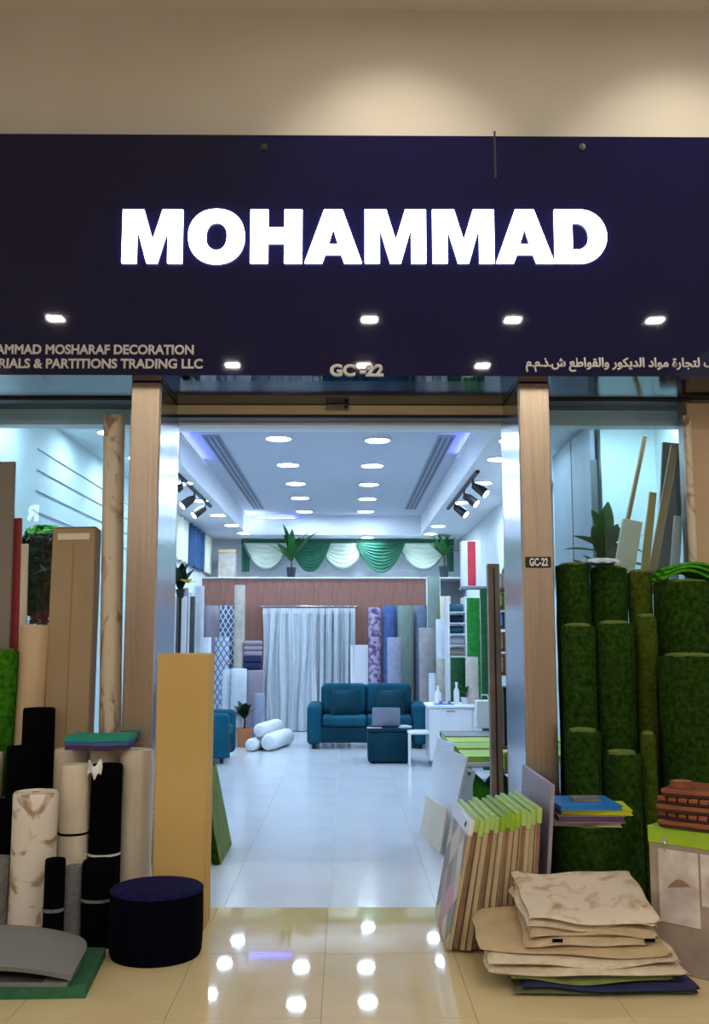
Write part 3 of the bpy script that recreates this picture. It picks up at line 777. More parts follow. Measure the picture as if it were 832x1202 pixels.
obj('lower_leaf', sheet(lambda u, v: Vector((leaf_xy(u, v)[0] - 0.02, leaf_xy(u, v)[1] * 0.97, 0.012 + 0.004 * math.sin(5 * u))), 16, 8, 0.018), 'foam_grey', gf)
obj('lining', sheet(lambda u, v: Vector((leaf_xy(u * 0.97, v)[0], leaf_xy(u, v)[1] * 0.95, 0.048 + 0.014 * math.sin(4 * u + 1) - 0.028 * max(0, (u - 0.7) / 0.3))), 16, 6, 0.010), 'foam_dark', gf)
# dark turf panels leaning inside the entrance behind the tan slab
for k, (lab, dx, zt_) in enumerate((('dark green turf panel leaning just inside the entrance behind the tan slab', 0.0, 0.62), ('turf panel with a pale backing edge, outermost of the two by the tan slab', 0.075, 0.60))):
    y = 7.0
    xb_ = -0.93 + dx
    o = slab('turf_mat', lab, 'turf mat', 'turf', (xb_, 7.12, 0.0), (xb_ - 0.13, 7.12, zt_), (0, 0.32, 0), 0.045, 0.01)
    obj('backing', box(-0.318, 0.318, -0.030, -0.0225, 0.003, zt_ - 0.01), 'turf_back', o, smooth=False)

# ================================================================== LEFT WINDOW INTERIOR
def hedge(name, label, loc, w, d, h, base, n, m, seed=3, leaf=0.07):
    rng = random.Random(seed)
    o = thing(name, label, 'plant', loc)
    obj('pot', lathe([(0, 0), (0.11, 0), (0.14, 0.25), (0.12, 0.25), (0.11, 0.22), (0, 0.22)], 20), 'pot_dark', o)
    obj('stem', tube([(0, 0, 0.2), (0.01, 0.01, base + h * 0.4)], 0.022), 'trunk', o)
    bm = bmesh.new()
    for k in range(n):
        while True:
            q = Vector((rng.uniform(-1, 1), rng.uniform(-1, 1), rng.uniform(-1, 1)))
            if 0.35 < q.length < 1: break
        c = Vector((q.x * w, q.y * d, base + h / 2 + q.z * h / 2))
        nn = (q + Vector((rng.uniform(-.6, .6), rng.uniform(-.6, .6), rng.uniform(-.3, .9)))).normalized()
        u = nn.orthogonal().normalized(); u = Matrix.Rotation(rng.uniform(0, 6.28), 3, nn) @ u; v = nn.cross(u)
        s = leaf * rng.uniform(0.7, 1.2)
        a = bm.verts.new(c - u * s); b = bm.verts.new(c + v * s * 0.42 + nn * 0.01); e = bm.verts.new(c + u * s); f = bm.verts.new(c - v * s * 0.42 + nn * 0.01)
        bm.faces.new((a, b, e)); bm.faces.new((a, e, f))
    fo = obj('foliage', bm, m, o, smooth=False); fo['kind'] = 'stuff'
    return o
p = P(52, 640, 6.8)
hedge('hedge_plant', 'bushy artificial plant with a bright green crown behind the left window', (P(52, 640, 7.0).x, 7.0, 0), 0.20, 0.13, 0.46, P(46, 640, 7.0).z - 0.32, 1100, 'leaf_bright', 4, 0.06)
hedge('hedge_plant', 'dark leafy artificial plant below the bright green crown in the left window', (P(48, 650, 6.70).x, 6.70, 0), 0.18, 0.08, 0.26, P(46, 664, 6.70).z - 0.04, 700, 'leaf_dark', 5, 0.055)
hedge('hedge_plant', 'olive leafed artificial plant lowest in the left window, beside the carton', (P(50, 690, 6.45).x, 6.47, 0), 0.17, 0.07, 0.34, P(46, 722, 6.45).z - 0.03, 700, 'leaf_olive', 6, 0.05)
fo = thing('flower_bunch', 'dark red artificial flowers at the foot of the left window plants', 'flowers', (P(52, 725, 6.4).x, 6.34, 0))
bm = bmesh.new()
rng = random.Random(5)
zc = P(52, 725, 6.4).z
for k in range(14):
    c = Vector((rng.uniform(-.10, .10), rng.uniform(-.05, .05), zc + rng.uniform(-.05, .04)))
    for r_ in (0.024, 0.016):
        for i in range(6):
            a = 2 * PI * i / 6 + r_ * 40
            p1 = bm.verts.new(c); p2 = bm.verts.new(c + Vector((r_ * math.cos(a), r_ * 0.3, r_ * math.sin(a)))); p3 = bm.verts.new(c + Vector((r_ * 1.2 * math.cos(a + .6), -r_ * 0.6, r_ * 1.2 * math.sin(a + .6))))
            bm.faces.new((p1, p2, p3))
o = obj('petals', bm, 'board_red', fo, smooth=False); o['kind'] = 'stuff'
obj('stem', tube([(0, 0, 0.1), (0, 0, zc - 0.03)], 0.02), 'leaf_dark', fo)
obj('pot', lathe([(0, 0), (0.09, 0), (0.11, 0.2), (0.09, 0.2), (0, 0.18)], 18), 'pot_dark', fo)

# ================================================================== RIGHT DISPLAY: TURF ROLLS
def turf(label, x0, x1, yt, Y, m='turf', **k):
    return rpx(label, m, x0, x1, yt, Y, name='turf_roll', fuzz=0.0035, core='turf_back', **k)
turf('tall turf roll in the back row next to the right steel pillar', 651, 692, 664, 5.98)
turf('tall turf roll in the back row under the shiny blue packet', 692, 735, 667, 6.00)
turf('slim olive turf roll in the back row, beside the fat one', 736, 764, 672, 6.00, 'turf_olive')
turf('fat turf roll at the back topped by a bright green offcut', 766, 838, 684, 5.93)
turf('middle row turf roll closest to the right steel pillar', 657, 698, 735, 5.77)
turf('widest turf roll of the middle row, second from the pillar', 698, 743, 732, 5.76)
turf('slim olive turf roll in the middle row, left of the fat front one', 744, 770, 724, 5.80, 'turf_olive')
turf('fat turf roll of the middle row behind the wooden deck tiles', 772, 842, 770, 5.59)
turf('short turf roll in the front row behind the blue sample book', 663, 704, 858, 5.58)
turf('short turf roll in the front row, second from the steel pillar', 707, 751, 884, 5.55)
turf('slim short turf roll in the front row beside the deck tiles', 751, 769, 862, 5.58, 'turf_olive')
turf('stout low turf roll carrying the stack of sample books', 650, 729, 966, 5.24)
# bright turf offcut on the fat back roll
p = P(800, 684, 5.96)
tc_ = thing('turf_offcut', 'bright green turf offcut folded on top of the fat turf roll', 'turf', (p.x, 5.95, p.z))
for k in range(3):
    obj('fold', sheet(lambda u, v, k=k: Vector((-0.17 + 0.32 * u + 0.02 * k, -0.13 + 0.25 * v, 0.012 + 0.03 * k + (0.055 - 0.012 * k) * math.sin(PI * u) ** 1.2 + 0.008 * math.sin(9 * v + k))), 14, 8, 0.014), 'turf_bright', tc_)
# shiny packet on the turf rolls
p = P(702, 664, 5.98)
pk = thing('packet', 'shiny pale blue plastic packet lying on the turf rolls', 'packet', (p.x, 5.93, p.z + 0.004))
obj('wrap', sheet(lambda u, v: Vector((-0.095 + 0.19 * u, -0.08 + 0.16 * v, 0.016 + 0.012 * math.sin(PI * u) * math.sin(PI * v) + 0.004 * math.sin(17 * u + 8 * v))), 16, 10, 0.018), 'board_white', pk)
obj('content', box(-0.08, 0.08, -0.065, 0.065, 0.0, 0.012, 0.004), 'book_blue', pk)
# stack of sample books on the stout turf roll
def book(name, label, cat, group, c, size, rot, cover, pages, pm='page_beige', z0=0.0):
    o = thing(name, label, cat, (c[0], c[1], z0), (0, 0, rot), group)
    a, b, h = size[0] / 2, size[1] / 2, size[2]
    obj('cover', box(-a, a, -b, b, h * 0.86, h, 0.0015), cover, o)
    obj('back_cover', box(-a, a, -b, b, 0, h * 0.14, 0.0015), cover, o)
    obj('pages', box(-a + 0.006, a - 0.006, -b + 0.006, b - 0.004, h * 0.14, h * 0.86), pages, o, smooth=False)
    return o
c = P(692, 957, 5.16); z = P(690, 966, 5.24).z + 0.004
for lab, sx, sy, h, dx, dy, r_, cv, pg in (
        ('cream sample book at the bottom of the stack on the stout turf roll', 0.34, 0.30, 0.022, 0.00, 0.02, -0.16, 'book_cream', 'page_beige'),
        ('plum and mauve sample book, second from the bottom on the turf roll', 0.34, 0.31, 0.036, 0.00, 0.0, -0.05, 'book_mauve', 'book_plum'),
        ('yellow sample book with a crooked corner under the blue one', 0.36, 0.30, 0.026, 0.035, 0.0, -0.10, 'book_yellow', 'book_yellow'),
        ('bright blue sample book on top of the stack on the turf roll', 0.32, 0.34, 0.022, -0.015, 0.0, 0.03, 'book_blue', 'book_blue')):
    book('sample_book', lab, 'book', 'sample books on the turf roll', (c.x + dx, 5.24 + dy), (sx, sy, h), r_, cv, pg, z0=z); z += h + 0.001
o = book('sample_swatch', 'small grey swatch block lying on the blue sample book', 'swatch', None, (c.x + 0.0, 5.25), (0.15, 0.11, 0.016), 0.05, 'book_grey', 'kraft', z0=z)
# narrow black gap filler: dark carton behind the low turf roll is not shown; leave open

# ================================================================== RIGHT: LIME SAMPLE FOLDERS WITH DECK TILES
pa, pb_ = P(761, 982, 4.72), P(842, 992, 4.50)
d = (Vector((pb_.x, pb_.y, 0)) - Vector((pa.x, pa.y, 0))).normalized()
nrm_ = Vector((-d.y, d.x, 0))
ang = math.atan2(d.y, d.x)
Hf = P(761, 974, 4.72).z
for k in range(5):
    o = thing('sample_folder', ['front sample folder with a lime green top, a taped stone print and a metal eyelet', 'second lime topped sample folder behind the printed front one', 'third lime topped sample folder under the wooden deck tiles',
                                'fourth lime topped sample folder under the wooden deck tiles', 'rearmost lime topped sample folder under the wooden deck tiles'][k], 'sample folder',
              Vector((pa.x, pa.y, 0)) + nrm_ * (0.05 * k), (0, 0, ang), 'sample folders under the deck tiles')
    obj('board', box(0.0 + 0.004 * (k % 2), 0.62, 0, 0.040, 0, Hf - 0.02, 0.003), 'stone_print' if k == 0 else 'page_beige', o)
    obj('header', box(-0.004, 0.625, -0.004, 0.046, Hf - 0.055, Hf + 0.022, 0.004), 'lime', o)
    if k == 0:
        pr = obj('print_sheet', box(0.045, 0.235, -0.006, -0.001, Hf - 0.40, Hf - 0.075, 0.001), 'print_light', o, smooth=False)
        obj('print_figure', sheet(lambda u, v: Vector((0.085 + 0.11 * u, -0.0065, Hf - 0.245 + 0.035 * v * math.sin(PI * u) + 0.02 * u)), 8, 4, 0.001), 'print_brown', pr)
        pr2 = obj('print_sheet', box(0.245, 0.45, -0.006, -0.001, Hf - 0.30, Hf - 0.075, 0.001), 'print_light', o, smooth=False)
        obj('eyelet', lathe([(0.008, 0), (0.015, 0), (0.015, 0.004), (0.008, 0.004), (0.008, 0)], 16), 'chrome', o, loc=(0.082, -0.004, Hf - 0.035), rot=(PI / 2, 0, 0))
        obj('hanger', tube([(0.082, -0.008, Hf - 0.04), (0.086, -0.010, Hf - 0.06), (0.080, -0.008, Hf - 0.085)], 0.003, 6), 'chrome', o)
# deck tiles on top
base = Vector((pa.x, pa.y, 0)) + d * 0.20 + nrm_ * 0.13
def deck_tile(label, z, rot, dx, along):
    o = thing('deck_tile', label, 'deck tile', (base.x + dx, base.y, z), (0, 0, rot), 'wooden deck tiles')
    obj('grid_base', box(-0.145, 0.145, -0.145, 0.145, 0, 0.012, 0.003), 'deck_dark', o)
    for k in range(6):
        y0 = -0.148 + k * 0.0497
        obj('slat', box(-0.15, 0.15, y0, y0 + 0.042, 0.012, 0.034, 0.004) if along else box(y0, y0 + 0.042, -0.15, 0.15, 0.012, 0.034, 0.004), 'deck_wood', o)
    return o
z = Hf + 0.024
for k, lab in enumerate(('wooden deck tile at the bottom of the stack on the lime folders', 'wooden deck tile second from the bottom on the lime folders', 'wooden deck tile in the middle of the stack on the lime folders',
                         'wooden deck tile fourth from the bottom on the lime folders', 'wooden deck tile at the top of the stack on the lime folders')):
    deck_tile(lab, z, ang + (0.05, -0.08, 0.1, 0.02, 0.16)[k], (0.0, 0.012, -0.006, 0.004, 0.012)[k], k % 2 == 0); z += 0.0355
c = P(770 + 22, 897, 4.85)
o = thing('tape_roll', 'brown roll of packing tape on top of the wooden deck tiles', 'tape', (base.x - 0.09, base.y - 0.02, z), (0, 0, 0.3))
obj('tape', lathe([(0.035, 0), (0.052, 0), (0.052, 0.03), (0.035, 0.03), (0.035, 0)], 24), 'deck_wood', o)
obj('core_ring', lathe([(0.031, 0), (0.035, 0), (0.035, 0.03), (0.031, 0.03), (0.031, 0)], 24), 'core_card', o)
p = P(828, 972, 4.6)
o = thing('pumpkin_ornament', 'small orange ornament on the lime folder at the right edge', 'ornament', (p.x + 0.01, P(828, 972, 4.6).y + 0.03, Hf + 0.022))
bm = bmesh.new(); n = 32; rings = []
for j in range(9):
    a = PI * j / 8
    rings.append([bm.verts.new((0.034 * math.sin(a) * (1 + 0.10 * math.cos(8 * 2 * PI * i / n)) * math.cos(2 * PI * i / n), 0.034 * math.sin(a) * (1 + 0.10 * math.cos(8 * 2 * PI * i / n)) * math.sin(2 * PI * i / n), 0.030 - 0.030 * math.cos(a))) for i in range(n)])
for a_, b_ in zip(rings, rings[1:]):
    for i in range(n): bm.faces.new((a_[i], a_[(i + 1) % n], b_[(i + 1) % n], b_[i]))
bmesh.ops.remove_doubles(bm, verts=bm.verts, dist=1e-5)
obj('body', bm, 'orange', o)
obj('stem', tube([(0, 0, 0.058), (0.004, 0, 0.074)], 0.005, 8), 'leaf_olive', o)

# ================================================================== RIGHT: RACK OF GREEN-EDGED SAMPLE FOLDERS
FY0, FY1 = 4.93, 5.62
shear = 0.20           # lean towards the right
fx = 0.505
FH = 0.60
NF = 14
FO = ['', 'next', 'second', 'third', 'fourth', 'fifth', 'sixth', 'seventh', 'eighth', 'ninth', 'tenth', 'eleventh', 'twelfth', 'farthest']
for k in range(NF):
    x = fx + k * 0.0305
    ln = shear * (1 - 0.045 * k)
    h = FH + 0.012 * math.sin(k * 2.1) + 0.004 * k
    lab = 'patchwork covered sample folder with pink and beige squares, front of the leaning rack' if k == 0 else f'lime edged carpet sample folder in the leaning rack, {FO[k]} from the patchwork cover'
    o = thing('sample_folder', lab, 'sample folder', group='lime edged sample folders in the leaning rack')
    bt = Vector((x, (FY0 + FY1) / 2 + 0.012 * math.sin(k * 1.7), 0.006)); tp = bt + Vector((ln * h, 0.02, h))
    o.matrix_world = basis(bt, tp, (1, 0, 0))
    hy = (FY1 - FY0) / 2
    L = (tp - bt).length
    obj('pages', box(-0.010, 0.010, -hy + 0.004, hy, 0.0, L - 0.05, 0.002), ('page_beige', 'page_brown', 'page_beige')[k % 3], o)
    obj('board', box(-0.0135, -0.0100, -hy, hy, 0.0, L - 0.02, 0.001), 'patchwork' if k == 0 else 'page_beige', o)
    obj('header', box(-0.0140, 0.0140, -hy - 0.004, hy + 0.004, L - 0.075, L, 0.004), ('board_white' if k == 0 else ('lime_soft', 'lime_soft', 'lime_soft', 'lime_deep', 'lime')[(k // 2) % 5]), o)
    if k == 0:
        obj('eyelet', lathe([(0.006, 0), (0.014, 0), (0.014, 0.003), (0.006, 0.003), (0.006, 0)], 16), 'black', o, loc=(-0.0145, -hy + 0.10, L - 0.035), rot=(0, -PI / 2, 0))
p0 = Vector((fx + NF * 0.0305 + 0.045, 5.40, 0))
slab('display_board', 'lilac grey display board standing at the pillar end of the folder rack', 'board', 'panel_lilac', p0, p0 + Vector((0.06, 0.0, 0.78)), (0, 0.40, 0), 0.02)

# ================================================================== RIGHT: PILE OF RUGS
def rug(label, m, x0, x1, y0, y1, z0, th, rot, seed, amp=0.006, wedge=0.42):
    rng = random.Random(seed); a, b, c_, dd = [rng.uniform(0, 6) for _ in range(4)]
    cx, cy = (x0 + x1) / 2, (y0 + y1) / 2
    def zmap(z, y): return z * (1 + wedge * (y - 4.34) / 0.5)
    def outline(u, v):
        # rounded, slightly irregular rectangle
        x = x0 + (x1 - x0) * u; y = y0 + (y1 - y0) * v
        x += 0.010 * math.sin(5 * v + a) + 0.006 * math.sin(11 * v + b); y += 0.010 * math.sin(4 * u + c_) + 0.005 * math.sin(9 * u + dd)
        return x, y
    bm = bmesh.new(); nu, nv = 26, 16
    cr, sr = math.cos(rot), math.sin(rot)
    def pt(u, v, lev):
        x, y = outline(u, v)
        e = min(u, 1 - u, 0.5) * (x1 - x0); f = min(v, 1 - v, 0.5) * (y1 - y0)
        k = min(1.0, min(e, f) / 0.022)
        rnd = math.sqrt(max(0.0, 1 - (1 - k) ** 2))
        wob = amp * math.sin(6 * u + 3 * v + a) + amp * 0.7 * math.sin(11 * u - 5 * v + b)
        sag = -0.010 * (1 - min(1.0, f / 0.10)) * (0.5 + 0.5 * math.sin(7 * u + c_))
        z = z0 + th * (0.5 + (0.5 * rnd * lev)) + (wob + sag if z0 > 0.02 else (wob + sag) * 0.3 * (lev > 0))
        px, py = cx + (x - cx) * cr - (y - cy) * sr, cy + (x - cx) * sr + (y - cy) * cr
        return Vector((px, py, max(0.001, zmap(z, py))))
    T = [[bm.verts.new(pt(i / nu, j / nv, 1)) for j in range(nv + 1)] for i in range(nu + 1)]
    B = [[T[i][j] if i in (0, nu) or j in (0, nv) else bm.verts.new(pt(i / nu, j / nv, -1)) for j in range(nv + 1)] for i in range(nu + 1)]
    for i in range(nu):
        for j in range(nv):
            bm.faces.new((T[i][j], T[i + 1][j], T[i + 1][j + 1], T[i][j + 1]))
            try: bm.faces.new((B[i][j], B[i][j + 1], B[i + 1][j + 1], B[i + 1][j]))
            except ValueError: pass
    o = obj('rug', bm, m)
    return tag(o, label, 'rug', 'rugs piled on the floor')
z = 0.0
for k, (lab, m_, x0, x1, y0, y1, th, r_) in enumerate((
        ('olive rug lowest in the pile, flat on the beige tiles', 'rug_olive', 0.72, 1.50, 4.36, 4.86, 0.026, -0.02),
        ('navy edged rug second from the floor in the pile', 'rug_navy', 0.74, 1.49, 4.35, 4.86, 0.022, 0.0),
        ('moss green rug showing at the pile front over the navy one', 'rug_green', 0.70, 1.40, 4.37, 4.86, 0.030, -0.03),
        ('wide cream rug with a drooping front edge, over the moss green one', 'rug_cream', 0.63, 1.48, 4.36, 4.88, 0.032, -0.06),
        ('second wide cream rug, in the lower half of the pile', 'rug_cream', 0.62, 1.44, 4.38, 4.88, 0.030, -0.04),
        ('tan rug whose bare left half shows beside the upper stack', 'rug_tan', 0.60, 1.42, 4.42, 4.90, 0.026, -0.09),
        ('beige rug at the base of the narrower upper stack', 'rug_beige', 0.80, 1.34, 4.44, 4.92, 0.028, -0.02),
        ('beige rug with small dark care tags at its front edge', 'rug_beige', 0.80, 1.36, 4.45, 4.92, 0.034, 0.02),
        ('cream rug just under the patterned top rug', 'rug_cream', 0.80, 1.37, 4.46, 4.93, 0.024, -0.03),
        ('faded cream rug with a brown floral pattern on top of the pile', 'rug_pattern', 0.81, 1.38, 4.46, 4.94, 0.020, -0.05))):
    o = rug(lab, m_, x0, x1, y0, y1, z, th, r_, k * 3 + 1)
    if k == 7:
        for tx in (0.90, 1.30):
            obj('care_tag', box(tx, tx + 0.045, 4.437, 4.441, z + 0.010, z + 0.024), 'carpet_black', o, smooth=False)
    z += th - 0.001

# ================================================================== RIGHT WINDOW INTERIOR
Yg = 7.7
pA = P(694, 497, Yg)
o = tag(obj('room_divider', box(XR - 0.10, XR - 0.06, Yg, 9.1, 0, P(694, 497, Yg).z, 0.006), 'board_grey'), 'large blue grey divider board standing along the right side wall', 'divider')
obj('panel_edge', box(XR - 0.105, XR - 0.055, Yg - 0.03, Yg, 0, pA.z - 0.30, 0.004), 'board_slate', o)
obj('panel_joint', box(XR - 0.104, XR - 0.098, 8.35, 8.37, 0, pA.z - 0.01), 'board_slate', o, smooth=False)
p = P(706, 635, 6.75)
plant('potted_plant', 'large leafed green plant behind the right window above the turf rolls', (p.x + 0.08, 6.95, 0), 40, 0.36, 0.12, 'leaf_green', 'pot', 0.15, 0.3, p.z - 0.30, seed=11, tilt=(0.1, 1.5))
def plank(label, x0, y0, x1, y1, Ya, Yb, w, th, m, name='wooden_batten', cat='plank'):
    a, b = P(x0, y0, Ya), P(x1, y1, Yb)
    # carry the visible stretch down to the floor
    dd = (b - a); t = -a.z / dd.z
    f = a + dd * t
    f = Vector((f.x * 0.85 + a.x * 0.15, Ya + (f.y - Ya) * 0.15, 0.0))
    return slab(name, label, cat, m, f, b, (w / 2, 0, 0), th)
plank('thin wooden batten leaning tallest behind the right window glass', 736, 610, 757, 512, 6.75, 6.85, 0.03, 0.03, 'batten')
plank('wide slate board leaning behind the gold edged board at the window end', 786, 640, 790, 520, 6.55, 6.62, 0.15, 0.02, 'board_slate', 'laminate_board', 'board')
plank('light wooden plank leaning diagonally across the slate board', 770, 640, 792, 522, 6.47, 6.54, 0.055, 0.02, 'batten', 'wooden_plank')
plank('gold edged narrow board with a white top, leaning behind the window', 758, 660, 766, 578, 6.42, 6.48, 0.05, 0.03, 'gold', 'gold_board', 'board')
plank('white sample block leaning in front of the gold edged board', 733, 664, 742, 611, 6.40, 6.44, 0.13, 0.04, 'vinyl_cream', 'sample_board', 'board')
plank('white narrow board standing in front of the slate board', 792, 660, 796, 606, 6.40, 6.42, 0.06, 0.02, 'board_white', 'sample_board', 'board')
# outer right edge
rpx('marbled brown vinyl roll squeezed behind the beige board at the right edge', 'vinyl_marble', 801, 811, 488, 6.115, name='vinyl_roll')
p = P(822, 466, 5.94)
slab('laminate_board', 'plain beige board leaning tall at the right edge of the photo', 'board', 'vinyl_beige', (p.x + 0.115, 6.125, 0), (p.x + 0.105, 6.130, SIGN_B - 0.03), (0.13, 0, 0), 0.02)
# ================================================================== SHOP INTERIOR: REAR PARTITION AND LOFT
PY = 16.62
zl = P(400, 678, PY).z
wp = struct('partition_back')
x0, x1 = XL, P(500, 700, PY).x
obj('core_board', box(x0, x1, PY + 0.02, PY + 0.06, 0, zl - 0.02), 'frame_brown', wp, smooth=False)
n = 12
me = finish(box(0.002, (x1 - x0) / n - 0.002, 0, 0.022, 0.0, zl - 0.02, 0.003), 'wall_plank', 'wood_brown')
for k in range(n): add('wall_plank', me, wp, (x0 + (x1 - x0) * k / n, PY, 0))
struct('loft_slab', box(x0, XR, PY - 0.03, YB, zl - 0.018, zl + 0.004, 0.002), 'shop_white')
struct('column_right', box(P(500, 700, PY).x, P(517, 700, PY).x, PY - 0.02, PY + 0.14, 0, zl - 0.02, 0.004), 'shop_white')

# swag valance
VY = 17.35
va = thing('swag_valance', 'green and white swagged valance hanging under the ceiling over the brown partition', 'valance', (0, VY, 0))
def vx(px): return P(px, 650, VY).x
ztop, zlow = P(400, 631, VY).z, P(400, 671, VY).z
zband = P(400, 638, VY).z
obj('header_band', box(vx(283), vx(533), -0.015, 0.015, zband - 0.02, min(ztop + 0.05, BULK - 0.01), 0.004), 'swag_green', va)
def swag(xa, xb, z0, z1, yoff, m, folds=7, lean=0.0):
    w = xb - xa; D = z0 - z1
    def f(u, v):
        t = (1 - abs(2 * u - 1) ** 2.2)
        z = z0 - D * v * t
        x = xa + w * u + lean * v * 0.02
        return Vector((x, yoff - 0.03 * math.sin(PI * folds * v) ** 2 * t - 0.05 * t * v, z))
    return sheet(f, 24, folds * 6, 0.006)
def swag_trim(xa, xb, z0, z1, yoff):
    w = xb - xa; D = z0 - z1
    return tube([(xa + w * i / 24, yoff - 0.055 * (1 - abs(2 * i / 24 - 1) ** 2.2), z0 - D * (1 - abs(2 * i / 24 - 1) ** 2.2)) for i in range(25)], 0.022, 8)
for px0, px1, col, yb in ((286, 340, 'w', 669), (340, 388, 'g', 672), (374, 430, 'w', 668), (418, 475, 'g', 673), (466, 526, 'w', 669)):
    z1 = P(400, yb, VY).z
    if col == 'w':
        o = obj('swag', swag(vx(px0), vx(px1), zband, z1, -0.05, 'swag_white', 6), 'swag_white', va)
        obj('swag_edge', swag_trim(vx(px0), vx(px1), zband, z1, -0.05), 'trim_grey', o)
    else:
        obj('swag', swag(vx(px0), vx(px1), zband, z1, -0.10, 'swag_green', 9), 'swag_green', va)
for a_, b_ in ((284, 293), (524, 532)):
    obj('tail', sheet(lambda u, v: Vector((vx(a_) + (vx(b_) - vx(a_)) * u, -0.02 - 0.02 * math.sin(14 * u), zband - (zband - zlow) * v)), 12, 4, 0.008), 'swag_green', va)

# things on the loft ledge
LZ = zl + 0.006
p = P(342, 672, 16.8)
plant('potted_palm', 'small palm in a dark pot on the loft ledge in front of the valance', (p.x, 16.70, LZ), 11, 0.66, 0.15, 'leaf_green', 'pot', 0.085, 0.17, 0.12, seed=21, tilt=(0.10, 0.9), droop=0.35)
p = P(524, 672, 16.0)
plant('potted_palm', 'bushy palm on the loft ledge at the right end of the valance', (P(521, 672, 16.8).x, 16.78, LZ), 24, 0.42, 0.11, 'leaf_green', 'pot', 0.09, 0.2, 0.2, seed=25, tilt=(0.0, 1.2), droop=0.5)
x0_, x1_ = P(256, 660, 16.9).x, P(276, 660, 16.9).x
o = thing('storage_box', 'beige fabric storage box at the curtain end of the loft ledge', 'box', ((x0_ + x1_) / 2, 17.0, LZ))
hh = P(266, 645, 16.9).z - LZ
obj('body', box(-(x1_ - x0_) / 2, (x1_ - x0_) / 2, -0.12, 0.12, 0, hh - 0.06, 0.01), 'roll_linen', o)
obj('lid', box(-(x1_ - x0_) / 2 - 0.01, (x1_ - x0_) / 2 + 0.01, -0.13, 0.13, hh - 0.06, hh, 0.008), 'vinyl_beige', o)

# curtains in front of the partition
def curtain(label, m, px0, px1, ytop, ybot, Y, pleats, depth, group, base_z=None, wob=0.0):
    xa, xb = P(px0, 760, Y).x, P(px1, 760, Y).x
    z1 = P(400, ytop, Y).z; z0 = max(0.012, P(400, ybot, Y).z) if base_z is None else base_z
    o = thing('curtain', label, 'curtain', ((xa + xb) / 2, Y, z0), group=group)
    w = xb - xa; H_ = z1 - z0
    def f(u, v):
        a = 2 * PI * pleats * u
        return Vector((-w / 2 + w * u + 0.02 * wob * math.sin(5 * v + 9 * u), depth * math.sin(a) * (0.7 + 0.3 * v) + 0.3 * depth * math.sin(2.7 * a + 2 * v), H_ * (1 - v)))
    obj('drape', sheet(f, int(pleats * 14), 10, 0.006), m, o)
    obj('heading_tape', sheet(lambda u, v: Vector((-w / 2 + w * u, depth * math.sin(2 * PI * pleats * u) * 0.7 - 0.007, H_ - 0.10 * v)), int(pleats * 10), 2, 0.004), m, o)
    return o
curtain('wide white curtain with soft folds hanging before the brown partition', 'curtain_white', 308, 372, 714, 858, 16.34, 5, 0.08, 'white curtains on the brown partition', wob=1.0)
curtain('white curtain with deep even pleats beside the wide one', 'curtain_white', 371, 401, 714, 852, 16.36, 3.5, 0.11, 'white curtains on the brown partition')
curtain('narrow white curtain at the sofa end of the curtain display', 'curtain_white', 401, 417, 714, 852, 16.36, 2, 0.10, 'white curtains on the brown partition')
ro = thing('curtain_rail', 'grey curtain rail above the white curtains on the partition', 'rail', (0, 16.45, P(360, 713, 16.4).z + 0.02))
xa, xb = P(306, 700, 16.4).x, P(419, 700, 16.4).x
obj('rod', tube([(xa, 0, 0), (xb, 0, 0)], 0.012), 'steel_side', ro)
for xx in (xa, (xa + xb) / 2, xb): obj('bracket', box(xx - 0.01, xx + 0.01, 0, 0.17, -0.012, 0.012), 'steel_side', ro)

# curtains on the side wall, high up
def side_curtain(label, m, y0, y1, z0, z1, X):
    o = thing('curtain', label, 'curtain', (X, (y0 + y1) / 2, z0), group='sample curtains on the side wall')
    w = y1 - y0
    obj('drape', sheet(lambda u, v: Vector((0.035 * math.sin(2 * PI * 4 * u), -w / 2 + w * u, (z1 - z0) * (1 - v))), 44, 6, 0.006), m, o)
    obj('heading_tape', sheet(lambda u, v: Vector((0.005 + 0.035 * math.sin(2 * PI * 4 * u), -w / 2 + w * u, (z1 - z0) - 0.08 * v)), 44, 1, 0.004), m, o)
zc1 = 3.24
for lab, m_, y0, y1 in (('cream sample curtain first on the side wall, beside the steel reveal', 'curtain_cream', 13.2, 14.7), ('deep blue sample curtain on the side wall between two cream ones', 'curtain_blue', 14.75, 16.4), ('last cream sample curtain on the side wall, next to the beige storage box', 'curtain_cream', 16.45, 17.2)):
    side_curtain(lab, m_, y0, y1, 2.62, zc1, XL + 0.06)

# ================================================================== ROLLS AT THE REAR, CURTAIN SIDE
def rear(label, m, x0, x1, yt, Y, base=0.0, **k):
    return rpx(label, m, x0, x1, yt, Y, base=base, core=k.pop('core', 'core_card'), **k)
rear('mauve grey carpet roll against the brown partition at the far left', 'roll_mauve', 240, 257, 711, 16.2)
rear('tall carpet roll with a dark blue trellis print against the partition', 'trellis_dark', 257, 275, 711, 15.9)
rear('tallest slim linen coloured roll beside the trellis rolls', 'roll_linen', 275, 288, 687, 15.7)
rear('shorter carpet roll with a pale trellis print, before the dark trellis one', 'trellis_light', 252, 269, 748, 14.9)
rear('white roll end just above the tan foam slab', 'roll_pale', 238, 248, 748, 12.6, name='vinyl_roll')
rear('short white roll left of the pair behind the armchair', 'roll_pale', 261, 271, 786, 14.4, name='vinyl_roll')
rear('short thick white roll right of the pair behind the armchair', 'roll_pale', 271, 290, 785, 14.3, name='vinyl_roll')
rear('grey lavender roll behind the bolsters', 'roll_mauve', 290, 309, 787, 14.9)
rear('low lavender roll in front of the grey lavender one', 'roll_lavender', 297, 311, 814, 14.5)
p = P(297, 786, 15.8)
